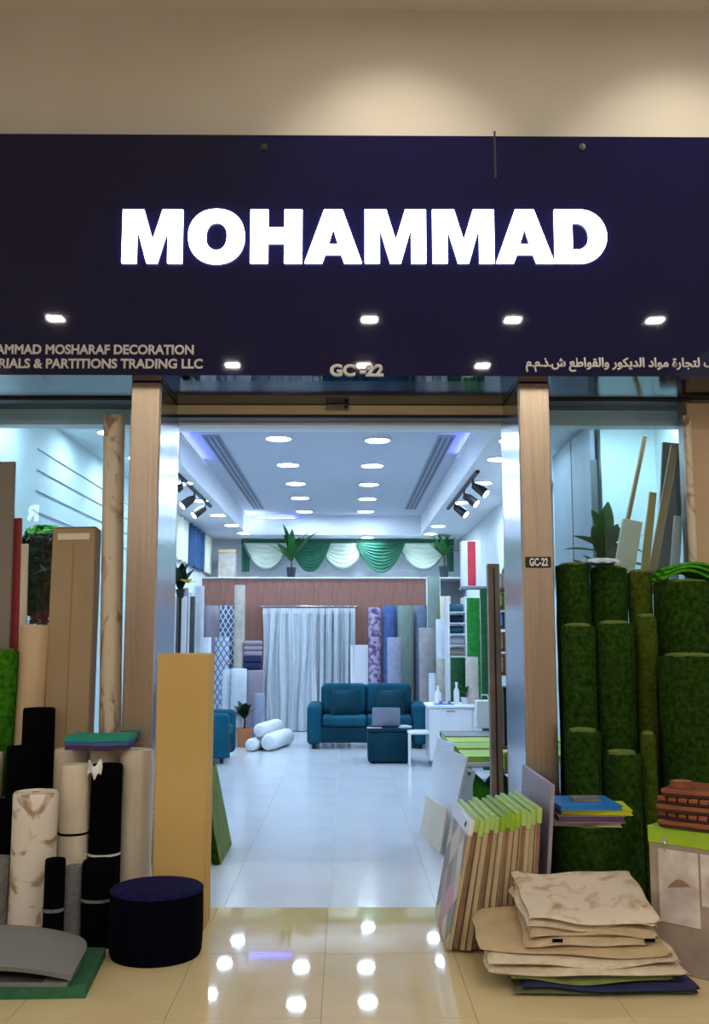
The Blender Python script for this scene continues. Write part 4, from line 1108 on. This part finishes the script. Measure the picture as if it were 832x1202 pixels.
for k, (m_, lab) in enumerate((('roll_navy', 'navy folded fabric bale under the brown partition edge'), ('roll_mauve', 'mauve folded fabric bale on top of the navy bale'))):
    o = thing('fabric_bale', lab, 'fabric', (p.x, 15.75, 0 if k == 0 else P(297, 770, 15.8).z + 0.003))
    h0 = P(297, 770, 15.8).z if k == 0 else 0.24
    if k == 0:
        obj('cabinet', box(-0.13, 0.13, -0.15, 0.15, 0, h0 - 0.30, 0.01), 'board_slate', o)
    for q in range(3):
        zz = (h0 - 0.30 if k == 0 else 0) + q * (0.10 if k == 0 else 0.08)
        obj('layer', box(-0.14, 0.14, -0.15, 0.15, zz, zz + (0.096 if k == 0 else 0.078), 0.03, 3), m_, o)

# near the left reveal: standing boards and a flower
rear('white roll with a rounded top just inside the left reveal', 'roll_pale', 228, 240, 688, 10.2, name='vinyl_roll')
for lab, m_, a_, b_, yt, Y in (('narrow slate grey sample board behind the left steel reveal', 'board_slate', 207, 213, 700, 9.2), ('white sample board with a round top behind the left steel reveal', 'board_white', 205, 219, 700, 9.5),
                               ('mauve sample board second inside the left reveal', 'roll_mauve', 214, 221, 690, 9.8), ('white sample board third inside the left reveal', 'board_white', 220, 226, 695, 10.1), ('dark blue grey sample board beside the round topped roll', 'board_slate', 223, 229, 700, 9.9)):
    c = P((a_ + b_) / 2, yt, Y); hw = (P(b_, 700, Y).x - P(a_, 700, Y).x) / 2
    slab('sample_board', lab, 'board', m_, (c.x, Y, 0), (c.x, Y + 0.02, c.z), (hw, 0, 0), 0.03, 0.006)
c = P(214, 692, 9.0)
fl = thing('flower_pot', 'dark leafed plant with a yellow flower on a stand by the left reveal', 'plant', (c.x - 0.01, 8.95, 0))
obj('stand', tube([(0, 0, 0.02), (0, 0, c.z - 0.08)], 0.012), 'black', fl)
obj('stand_foot', lathe([(0, 0), (0.10, 0), (0.10, 0.015), (0.02, 0.025), (0, 0.025)], 20), 'black', fl)
obj('pot', lathe([(0, c.z - 0.08), (0.03, c.z - 0.08), (0.045, c.z), (0.038, c.z), (0, c.z - 0.01)], 18), 'pot_dark', fl)
rng = random.Random(8)
for k in range(7):
    l = obj('leaf', blade(0.26, 0.11, 0.3), 'leaf_dark', fl, (0, 0, c.z - 0.01), (PI / 2 - rng.uniform(0.0, 0.45), 0, 2 * PI * k / 7))
for k in range(6):
    obj('petal', blade(0.11, 0.045, 0.4), 'yellow_petal', fl, (0.075, -0.05, c.z + 0.05), (rng.uniform(0.2, 1.0), 0, -0.6 + 1.05 * k))

# ================================================================== ROLLS AT THE REAR, SOFA SIDE
bx0, bx1 = P(411, 760, 16.25).x, P(432, 760, 16.25).x
slab('sample_board', 'white sample board standing between the curtains and the floral roll', 'board', 'board_white', ((bx0 + bx1) / 2, 16.22, 0), ((bx0 + bx1) / 2, 16.3, P(420, 757, 16.25).z), ((bx1 - bx0) / 2, 0, 0), 0.04, 0.006)
rear('carpet roll with a purple floral print beside the white board', 'floral', 432, 447, 713, 16.1)
rear('blue carpet roll right of the floral one', 'roll_blue', 448, 466, 711, 16.15)
rear('sage green streaked carpet roll right of the blue one', 'roll_sage', 466, 485, 711, 15.95)
rear('grey blue carpet roll right of the sage one', 'roll_greyblue', 485, 501, 711, 16.1)
rear('shorter lavender carpet roll in front of the blue one', 'roll_lavender', 454, 471, 748, 15.5)
rear('tall pale teal grey roll rising to the loft ledge', 'roll_sage', 501, 516, 676, 15.8)
rear('cream roll beside the tall pale teal grey one', 'vinyl_cream', 516, 529, 700, 15.3, name='vinyl_roll')
rear('taupe carpet roll behind the sofa arm', 'roll_taupe', 491, 511, 737, 14.9)
rear('pale grey roll right of the taupe one', 'roll_pale', 511, 529, 727, 14.6)
rear('shorter beige grey roll in front of the pale grey one', 'roll_linen', 512, 528, 773, 14.2)
rear('small white roll standing behind the white counter', 'roll_pale', 503, 511, 790, 13.6, name='vinyl_roll')
rear('bright green turf roll standing by the wall shelf', 'roll_green', 547, 563, 702, 12.5)
rear('beige roll in front of the bright green wall roll', 'roll_linen', 547, 561, 771, 12.0)
rear('dark green turf roll under the stacked lying rolls', 'roll_darkgreen', 528, 546, 772, 12.7)
rear('slim dark green turf roll by the bronze upright', 'roll_darkgreen', 563, 573, 692, 11.6)
# shelf with lying rolls
sx0, sx1 = P(527, 740, 13.0).x, P(549, 740, 13.0).x
sh = thing('shelf_unit', 'open wall shelf holding rolls laid on their sides beside the green roll', 'shelf', ((sx0 + sx1) / 2, 13.35, 0))
sw = (sx1 - sx0) / 2
for xx in (-sw, sw - 0.02): obj('side_panel', box(xx, xx + 0.02, -0.25, 0.25, 0, P(537, 700, 13.1).z, 0.003), 'board_white', sh)
shz = [P(537, y, 13.1).z for y in (770, 757, 744, 731, 718)]
for zz in shz: obj('shelf_board', box(-sw + 0.02, sw - 0.02, -0.25, 0.25, zz - 0.014, zz, 0.002), 'board_white', sh)
for zz, m_, lab in zip(shz, ('roll_linen', 'roll_pale', 'roll_teal', 'roll_navy', 'roll_teal'), ('beige roll lying on the lowest shelf board', 'white roll lying on the second shelf board', 'teal roll lying on the middle shelf board', 'navy roll lying on the fourth shelf board', 'teal roll lying on the top shelf board')):
    roll(lab, m_, ((sx0 + sx1) / 2 - sw + 0.03, 13.25, zz + 0.055), ((sx0 + sx1) / 2 + sw - 0.03, 13.25, zz + 0.055), 0.052, name='fabric_roll', group='rolls lying on the wall shelf')
# red and white box on the shelf top
zz = P(552, 690, 12.6).z
o = thing('display_box', 'tall white box with a red stripe standing above the green rolls', 'box', (P(552, 660, 13.3).x, 13.3, P(552, 688, 13.1).z))
hw = (P(563, 660, 13.1).x - P(541, 660, 13.1).x) / 2; hh = P(552, 634, 13.1).z - P(552, 688, 13.1).z
obj('body', box(-hw, hw, -0.12, 0.12, 0, hh, 0.006), 'board_white', o)
obj('red_panel', box(-hw * 0.42, hw * 0.45, -0.126, -0.12, 0.01, hh - 0.01, 0.002), 'red', o)
wb = thing('wall_shelf', 'long white wall shelf above the green rolls carrying the red striped box', 'shelf', (XR - 0.22, 13.2, P(552, 688, 13.1).z - 0.032))
obj('shelf_board', box(-0.28, 0.21, -0.12, 0.28, 0, 0.03, 0.004), 'board_grey', wb)
for yy in (-0.05, 0.2): obj('bracket', box(0.0, 0.21, yy - 0.015, yy + 0.015, -0.12, 0.0, 0.003), 'black', wb)
# white wall panel with dark top edge
wpnl = thing('wall_panel', 'white display panel with a dark top edge on the right side wall', 'panel', (XR - 0.03, 0, 0))
obj('board', box(-0.03, 0.0, 9.6, 12.2, 2.0, 3.0, 0.004), 'board_white', wpnl)
obj('top_edge', box(-0.05, 0.0, 9.55, 12.25, 3.0, 3.06, 0.004), 'board_slate', wpnl)

# ================================================================== FURNITURE
def sofa(label, cat, loc, rz, W, D, H_, seats):
    o = thing('sofa' if seats > 1 else 'armchair', label, cat, loc, (0, 0, rz))
    arm = 0.20 if seats > 1 else 0.16
    obj('base', box(-W / 2 + arm * 0.6, W / 2 - arm * 0.6, -D / 2 + 0.04, D / 2 - 0.04, 0.08, 0.30, 0.03, 3), 'teal_dark', o)
    for s in (-1, 1):
        x0, x1 = (s * W / 2, s * (W / 2 - arm))
        obj('arm', box(min(x0, x1), max(x0, x1), -D / 2, D / 2, 0.06, 0.60, 0.06, 4), 'teal_velvet', o)
    obj('backrest', box(-W / 2 + arm - 0.02, W / 2 - arm + 0.02, D / 2 - 0.22, D / 2, 0.2, H_, 0.06, 4), 'teal_velvet', o)
    iw = (W - 2 * arm) / seats
    for k in range(seats):
        xa = -W / 2 + arm + iw * k
        obj('seat_cushion', box(xa + 0.005, xa + iw - 0.005, -D / 2 + 0.02, D / 2 - 0.2, 0.30, 0.44, 0.045, 4), 'teal_velvet', o)
        bc = obj('back_cushion', box(xa + 0.01, xa + iw - 0.01, -0.08, 0.08, 0.0, H_ - 0.40, 0.06, 4), 'teal_velvet', o, (0, D / 2 - 0.30, 0.43), (-0.16, 0, 0))
    for sx in (-1, 1):
        for sy in (-1, 1):
            obj('leg', lathe([(0, 0), (0.02, 0), (0.028, 0.085), (0, 0.085)], 12), 'black', o, (sx * (W / 2 - 0.09), sy * (D / 2 - 0.09), 0))
    return o
sl, sr = P(360, 870, 13.75).x, P(502, 870, 13.75).x
sofa('teal velvet two seat sofa facing the entrance in front of the curtains', 'sofa', ((sl + sr) / 2, 14.15, 0), 0, sr - sl, 0.86, 0.84, 2)
for k, (px, m_) in enumerate(((405, 'teal_dark'), (458, 'teal_dark'))):
    p = P(px, 820, 14.05)
    obj_ = thing('throw_pillow', ('dark teal throw pillow on the curtain side of the sofa', 'dark teal throw pillow behind the laptop on the sofa')[k], 'pillow', (p.x, 13.98, 0.445), (-0.42, 0, 0.1 - 0.2 * k), 'pillows on the teal sofa')
    bm = bmesh.new()
    bm2 = sheet(lambda u, v: Vector((-0.2 + 0.4 * u, 0, 0.38 * v)), 2, 2, 0.01); bm2.free()
    def pil(s):
        def f(u, v):
            b = (1 - abs(2 * u - 1) ** 3) * (1 - abs(2 * v - 1) ** 3)
            return Vector((-0.2 + 0.4 * u, s * 0.065 * b, 0.005 + 0.36 * v))
        return f
    sheet(pil(-1), 14, 14, 0.004, bm); sheet(pil(1), 14, 14, 0.004, bm)
    obj('cover', bm, m_, obj_)
    obj('piping', tube([(-0.2, 0, 0.005), (0.2, 0, 0.005), (0.2, 0, 0.365), (-0.2, 0, 0.365), (-0.2, 0, 0.008)], 0.006, 6), m_, obj_)
# armchair: faces into the room, near arm towards the camera
ax, ay = P(270, 860, 12.15).x, 12.10
sofa('teal velvet armchair facing sideways into the shop behind the tan slab', 'armchair', (ax - 0.40, ay + 0.42, 0), PI / 2, 0.84, 0.78, 0.84, 1)
# ottoman with laptop
ol, orr = P(432, 870, 12.15).x, P(481, 870, 12.15).x
oz = P(455, 855, 12.15).z
ow = orr - ol
ot = thing('ottoman', 'dark teal cube ottoman in front of the sofa, carrying a laptop', 'ottoman', ((ol + orr) / 2, 12.15 + ow / 2, 0))
obj('body', box(-ow / 2, ow / 2, -ow / 2, ow / 2, 0.02, oz - 0.05, 0.02, 3), 'teal_dark', ot)
obj('top_cushion', box(-ow / 2 - 0.005, ow / 2 + 0.005, -ow / 2 - 0.005, ow / 2 + 0.005, oz - 0.05, oz, 0.02, 3), 'teal_dark', ot)
for sx in (-1, 1):
    for sy in (-1, 1): obj('foot', lathe([(0, 0), (0.02, 0), (0.02, 0.025), (0, 0.025)], 10), 'black', ot, (sx * (ow / 2 - 0.05), sy * (ow / 2 - 0.05), 0))
p = P(453, 850, 12.3)
lt = thing('laptop', 'grey laptop standing open on the teal ottoman', 'laptop', (p.x, 12.30, oz + 0.001))
obj('keyboard_base', box(-0.17, 0.17, -0.02, 0.21, 0, 0.018, 0.004), 'black', lt)
obj('keys', box(-0.15, 0.15, 0.06, 0.18, 0.018, 0.020), 'board_slate', lt, smooth=False)
scr = obj('screen_lid', box(-0.17, 0.17, -0.006, 0.006, 0, 0.23, 0.004), 'screen', lt, (0, -0.02, 0.016), (0.22, 0, 0))
p = P(474, 855, 12.3)
o = thing('paper_stack', 'white papers lying on the ottoman beside the laptop', 'papers', (p.x - 0.01, 12.32, oz + 0.001), (0, 0, 0.2))
for k in range(3): obj('sheet', box(-0.07 + 0.004 * k, 0.07 + 0.003 * k, -0.12, 0.10, 0.006 * k, 0.006 * k + 0.005), 'board_white', o, rot=(0, 0, 0.06 * k), smooth=False)
p = P(440, 858, 12.16)
o = thing('paper_stack', 'white sheet hanging over the ottoman edge before the laptop', 'papers', (p.x - 0.005, 12.23, oz + 0.001))
obj('sheet', box(-0.09, 0.09, -0.07, 0.03, 0, 0.004), 'board_white', o, smooth=False)
# white side table
tl, tr = P(479, 870, 11.9).x, P(511, 870, 11.9).x
tz = P(495, 859, 11.9).z; tw_ = (tr - tl) / 2
st = thing('side_table', 'small white square side table beside the teal ottoman', 'table', ((tl + tr) / 2, 11.9 + tw_, 0))
obj('table_top', box(-tw_, tw_, -tw_, tw_, tz - 0.035, tz, 0.015, 3), 'board_white', st)
for sx in (-1, 1):
    for sy in (-1, 1): obj('leg', box(sx * tw_ - (0.035 if sx > 0 else 0), sx * tw_ + (0.035 if sx < 0 else 0), sy * tw_ - (0.035 if sy > 0 else 0), sy * tw_ + (0.035 if sy < 0 else 0), 0, tz - 0.03, 0.005), 'board_white', st)
# white bolsters
for k, (px, py, dx, R_) in enumerate(((294, 868, 0.20, 0.085), (314, 867, 0.22, 0.115), (304, 853, 0.20, 0.09))):
    p = P(px, py, 13.5 if k < 2 else 13.6)
    z = R_ if k < 2 else 0.27
    a = Vector((p.x, 13.42 + 0.05 * k, z)); b = a + Vector((dx, 0.95, 0))
    o = thing('bolster', ('slim white bolster lying on the floor beside the armchair', 'thick white bolster lying on the floor, second from the armchair', 'white bolster lying on top of the other two')[k], 'bolster', group='white bolsters on the floor')
    o.matrix_world = basis(a, b)
    L = (b - a).length
    obj('cover', lathe([(0, 0), (R_ * 0.4, 0.004), (R_ * 0.8, 0.02), (R_, 0.07), (R_ * 1.03, L * 0.4), (R_, L - 0.07), (R_ * 0.8, L - 0.02), (0, L)], 24), 'white_fabric', o)
    obj('end_tie', lathe([(0, -0.012), (R_ * 0.18, -0.008), (R_ * 0.22, 0.006), (0, 0.008)], 14), 'white_fabric', o)
# plant between armchair and rolls
p = G(290, 876)
plant('potted_plant', 'bushy dark plant in a terracotta pot between the armchair and the bolsters', (P(288, 850, 14.0).x - 0.02, 14.05, 0), 16, 0.24, 0.12, 'leaf_dark', 'pot', 0.12, 0.26, 0.16, seed=31, tilt=(0.0, 1.2), pot_m='pot_terracotta')

# white counter with bits and pieces
cx0, cx1 = P(504, 840, 11.75).x, XR - 0.06
cz = P(520, 828, 11.75).z
co = thing('counter', 'white counter cabinet by the right wall behind the sample table', 'counter', (0, 0, 0))
obj('body', box(cx0, cx1, 11.75, 12.35, 0.08, cz - 0.03, 0.004), 'board_white', co)
obj('worktop', box(cx0 - 0.02, cx1, 11.72, 12.37, cz - 0.03, cz, 0.004), 'shop_white', co)
obj('plinth', box(cx0 + 0.03, cx1, 11.8, 12.33, 0, 0.08), 'board_grey', co, smooth=False)
for k in range(2):
    w_ = (cx1 - cx0) / 2
    d_ = obj('door', box(cx0 + w_ * k + 0.006, cx0 + w_ * (k + 1) - 0.006, 11.735, 11.75, 0.10, cz - 0.04, 0.003), 'board_white', co)
    obj('handle', box(cx0 + w_ * (k + 0.5) - 0.05, cx0 + w_ * (k + 0.5) + 0.05, 11.722, 11.735, cz - 0.075, cz - 0.06, 0.003), 'chrome', d_)
def bottle(label, px, m, h, r_):
    p = P(px, 826, 11.95)
    o = thing('bottle', label, 'bottle', (p.x, 11.95, cz + 0.001))
    obj('body', lathe([(0, 0), (r_, 0), (r_, h * 0.6), (r_ * 0.4, h * 0.78), (r_ * 0.4, h * 0.9), (0, h * 0.9)], 18), m, o)
    obj('cap', lathe([(0, h * 0.9), (r_ * 0.5, h * 0.9), (r_ * 0.5, h), (0, h)], 14), 'board_white', o)
bottle('white bottle standing at the sofa end of the white counter', 514, 'board_white', 0.22, 0.045)
bottle('slim white bottle beside the small green plant on the counter', 536, 'board_white', 0.26, 0.035)
p = P(546, 826, 11.95)
plant('potted_plant', 'small green plant on the white counter beside the slim bottle', (p.x, 12.0, cz + 0.001), 10, 0.14, 0.06, 'leaf_green', 'pot', 0.05, 0.08, 0.05, seed=41, pot_m='board_white')
p = P(521, 828, 11.85)
o = thing('tray', 'blue tray of small items beside the white bottle on the counter', 'tray', (p.x, 11.90, cz + 0.001))
obj('dish', box(-0.12, 0.12, -0.08, 0.08, 0, 0.012, 0.004), 'book_blue', o)
for k in range(4): obj('item', box(-0.10 + 0.05 * k, -0.065 + 0.05 * k, -0.05, 0.05, 0.012, 0.03 + 0.012 * (k % 2), 0.004), ('board_white', 'roll_greyblue')[k % 2], o)
p = P(568, 830, 10.6)
o = thing('paper_bag', 'white paper bag standing on the sample table by the bronze upright', 'bag', (P(567, 840, 9.95).x, 9.85, 0.63))
obj('bag_body', box(-0.09, 0.09, -0.07, 0.07, 0, 0.27, 0.01), 'board_white', o)
obj('handle', tube([(-0.05, 0, 0.26), (-0.03, 0, 0.32), (0.03, 0, 0.32), (0.05, 0, 0.26)], 0.006, 8), 'board_white', o)

# ================================================================== SAMPLE TABLE WITH LIME BOOKS
TZ = 0.55
t0, t1 = G(510, 866, TZ), G(538, 903, TZ)
tx0 = 0.91; tx1 = XR - 0.10; ty0, ty1 = 7.75, 9.9
tb = thing('sample_table', 'low display table carrying rows of lime green sample books', 'table', (0, 0, 0))
obj('table_top', box(tx0, tx1, ty0, ty1, TZ - 0.03, TZ, 0.004), 'board_white', tb)
for xx in (tx0 + 0.03, tx1 - 0.08):
    for yy in (ty0 + 0.03, ty1 - 0.08): obj('leg', box(xx, xx + 0.05, yy, yy + 0.05, 0, TZ - 0.03, 0.003), 'board_white', tb)
obj('lower_shelf', box(tx0 + 0.03, tx1 - 0.03, ty0 + 0.03, ty1 - 0.03, 0.12, 0.14, 0.002), 'board_grey', tb)
row = 0
for yy, m_, lab in ((ty0 + 0.02, 'lime', 'front row'), (ty0 + 0.54, 'lime_deep', 'second row'), (ty0 + 1.06, 'lime', 'third row'), (ty0 + 1.56, 'book_grey', 'rear row')):
    for k in range(2):
        xx = tx0 + 0.02 + k * 0.52
        o = thing('sample_book', f'{"lime green" if row < 3 else "grey"} sample book on the low table, {lab}, {"aisle" if k == 0 else "wall"} side', 'book', (xx, yy, TZ + 0.001), group='sample books on the low table')
        hh = 0.045 + 0.008 * ((row + k) % 2)
        obj('cover', box(0, 0.49, 0.0, 0.46, hh - 0.012, hh, 0.002), m_, o)
        obj('pages', box(0.01, 0.48, 0.006, 0.46, 0.012, hh - 0.012), 'lime_soft', o, smooth=False)
        obj('back_cover', box(0, 0.49, 0.0, 0.46, 0, 0.012, 0.002), m_, o)
        obj('spine', box(-0.002, 0.492, 0.44, 0.475, 0.0, hh + 0.002, 0.003), 'page_brown', o)
    row += 1
# under the table edge: green turf rolls on the lower shelf and a white tag board
for k in range(3):
    roll(('lime green offcut roll under the table, near the white tag board', 'dark green offcut roll under the middle of the sample table', 'lime green offcut roll under the wall end of the sample table')[k], ('turf_bright', 'roll_darkgreen', 'turf_bright')[k], (tx0 + 0.16 + 0.24 * k, ty0 + 0.10, 0.255), (tx0 + 0.16 + 0.24 * k, ty0 + 0.9, 0.255), 0.11, name='turf_roll', group='offcut rolls under the sample table')
c = P(552, 912, 7.6)
tg = thing('price_tag', 'white swing tag hanging from the sample table edge', 'tag', (c.x + 0.02, ty0 - 0.02, TZ - 0.03), (0, 0.25, 0))
obj('card', box(-0.045, 0.045, -0.004, 0.0, -0.25, -0.02, 0.003), 'board_white', tg)
obj('hole', lathe([(0.006, 0), (0.013, 0), (0.013, 0.003), (0.006, 0.003), (0.006, 0)], 14), 'black', tg, (0, -0.004, -0.05), (PI / 2, 0, 0))
# white boards leaning against the table side
b0, b1 = Vector((0.70, 7.62, 0.0)), Vector((0.85, 7.66, 0.64))
slab('display_board', 'large white glossy board leaning on the sample table, nearer the entrance', 'board', 'board_white', b0, b1, (-0.02, 0.50, 0), 0.015)
b0, b1 = Vector((0.75, 8.70, 0.0)), Vector((0.88, 8.74, 0.62))
slab('display_board', 'white board leaning on the far half of the sample table', 'board', 'board_white', b0, b1, (-0.02, 0.45, 0), 0.015)
b0, b1 = Vector((0.63, 7.48, 0.0)), Vector((0.68, 7.50, 0.30))
slab('display_board', 'low board with a beige edge in front of the white glossy board', 'board', 'vinyl_cream', b0, b1, (-0.03, 0.46, 0), 0.012)

# ================================================================== BRONZE UPRIGHT AND ITS NARROW SHELVES
ux0, ux1 = P(574, 800, 6.95).x, P(588, 800, 6.95).x
uz = P(580, 662, 6.95).z
rk = thing('shelf_rack', 'narrow rack with a bronze upright just inside the right steel reveal', 'rack', (0, 0, 0))
obj('upright', box(ux0, ux1, 6.92, 7.0, 0, uz, 0.004), 'frame_brown', rk)
obj('upright_groove', box((ux0 + ux1) / 2 - 0.006, (ux0 + ux1) / 2 + 0.006, 6.914, 6.922, 0.05, uz - 0.03), 'dark_frame', rk, smooth=False)
rx1 = ux1 + 0.32
zs_ = [P(594, y, 6.95).z for y in (905, 876, 790, 762, 735, 712, 690)]
for zz in zs_: obj('shelf_board', box(ux1 - 0.002, rx1, 6.93, 7.34, zz - 0.018, zz, 0.002), 'frame_brown', rk)
obj('upright', box(rx1, rx1 + 0.04, 6.92, 7.0, 0, uz, 0.004), 'frame_brown', rk)
bxs = ((zs_[1] + 0.001, 0.40, 'black', 'tall black box on the second shelf of the bronze rack', 'box'), (zs_[2] + 0.001, 0.13, 'carton', 'brown carton on the middle shelf of the bronze rack', 'carton'), (zs_[3] + 0.001, 0.12, 'carton', 'brown carton one shelf above the middle of the bronze rack', 'carton'),
       (zs_[4] + 0.001, 0.10, 'book_blue', 'navy blue box near the top of the bronze rack', 'box'), (zs_[5] + 0.001, 0.10, 'lime_deep', 'green box under the top shelf of the bronze rack', 'box'), (zs_[6] + 0.001, 0.10, 'board_white', 'white box on the top shelf of the bronze rack', 'box'), (zs_[0] + 0.001, 0.10, 'lime', 'lime box at the bottom shelf of the bronze rack', 'box'))
for zz, h_, m_, lab, cat in bxs:
    o = thing('storage_box' if cat == 'box' else 'carton', lab, cat, (ux1 + 0.16, 7.08, zz))
    obj('body', box(-0.14, 0.14, -0.12, 0.12, 0, h_ - 0.02, 0.004), m_, o)
    obj('lid', box(-0.143, 0.143, -0.123, 0.123, h_ - 0.02, h_, 0.003), m_, o)
p = P(598, 662, 6.95)
o = thing('black_cap', 'black peaked cap lying on the white box on top of the rack', 'cap', (ux1 + 0.13, 7.08, zs_[6] + 0.102))
obj('crown', lathe([(0.09, 0), (0.088, 0.03), (0.07, 0.065), (0.03, 0.082), (0, 0.085)], 24), 'black', o)
obj('peak', sheet(lambda u, v: Vector((-0.08 - 0.09 * v * math.sin(PI * (0.15 + 0.7 * u)), -0.07 + 0.14 * u, 0.006 - 0.01 * v)), 10, 4, 0.004), 'black', o)
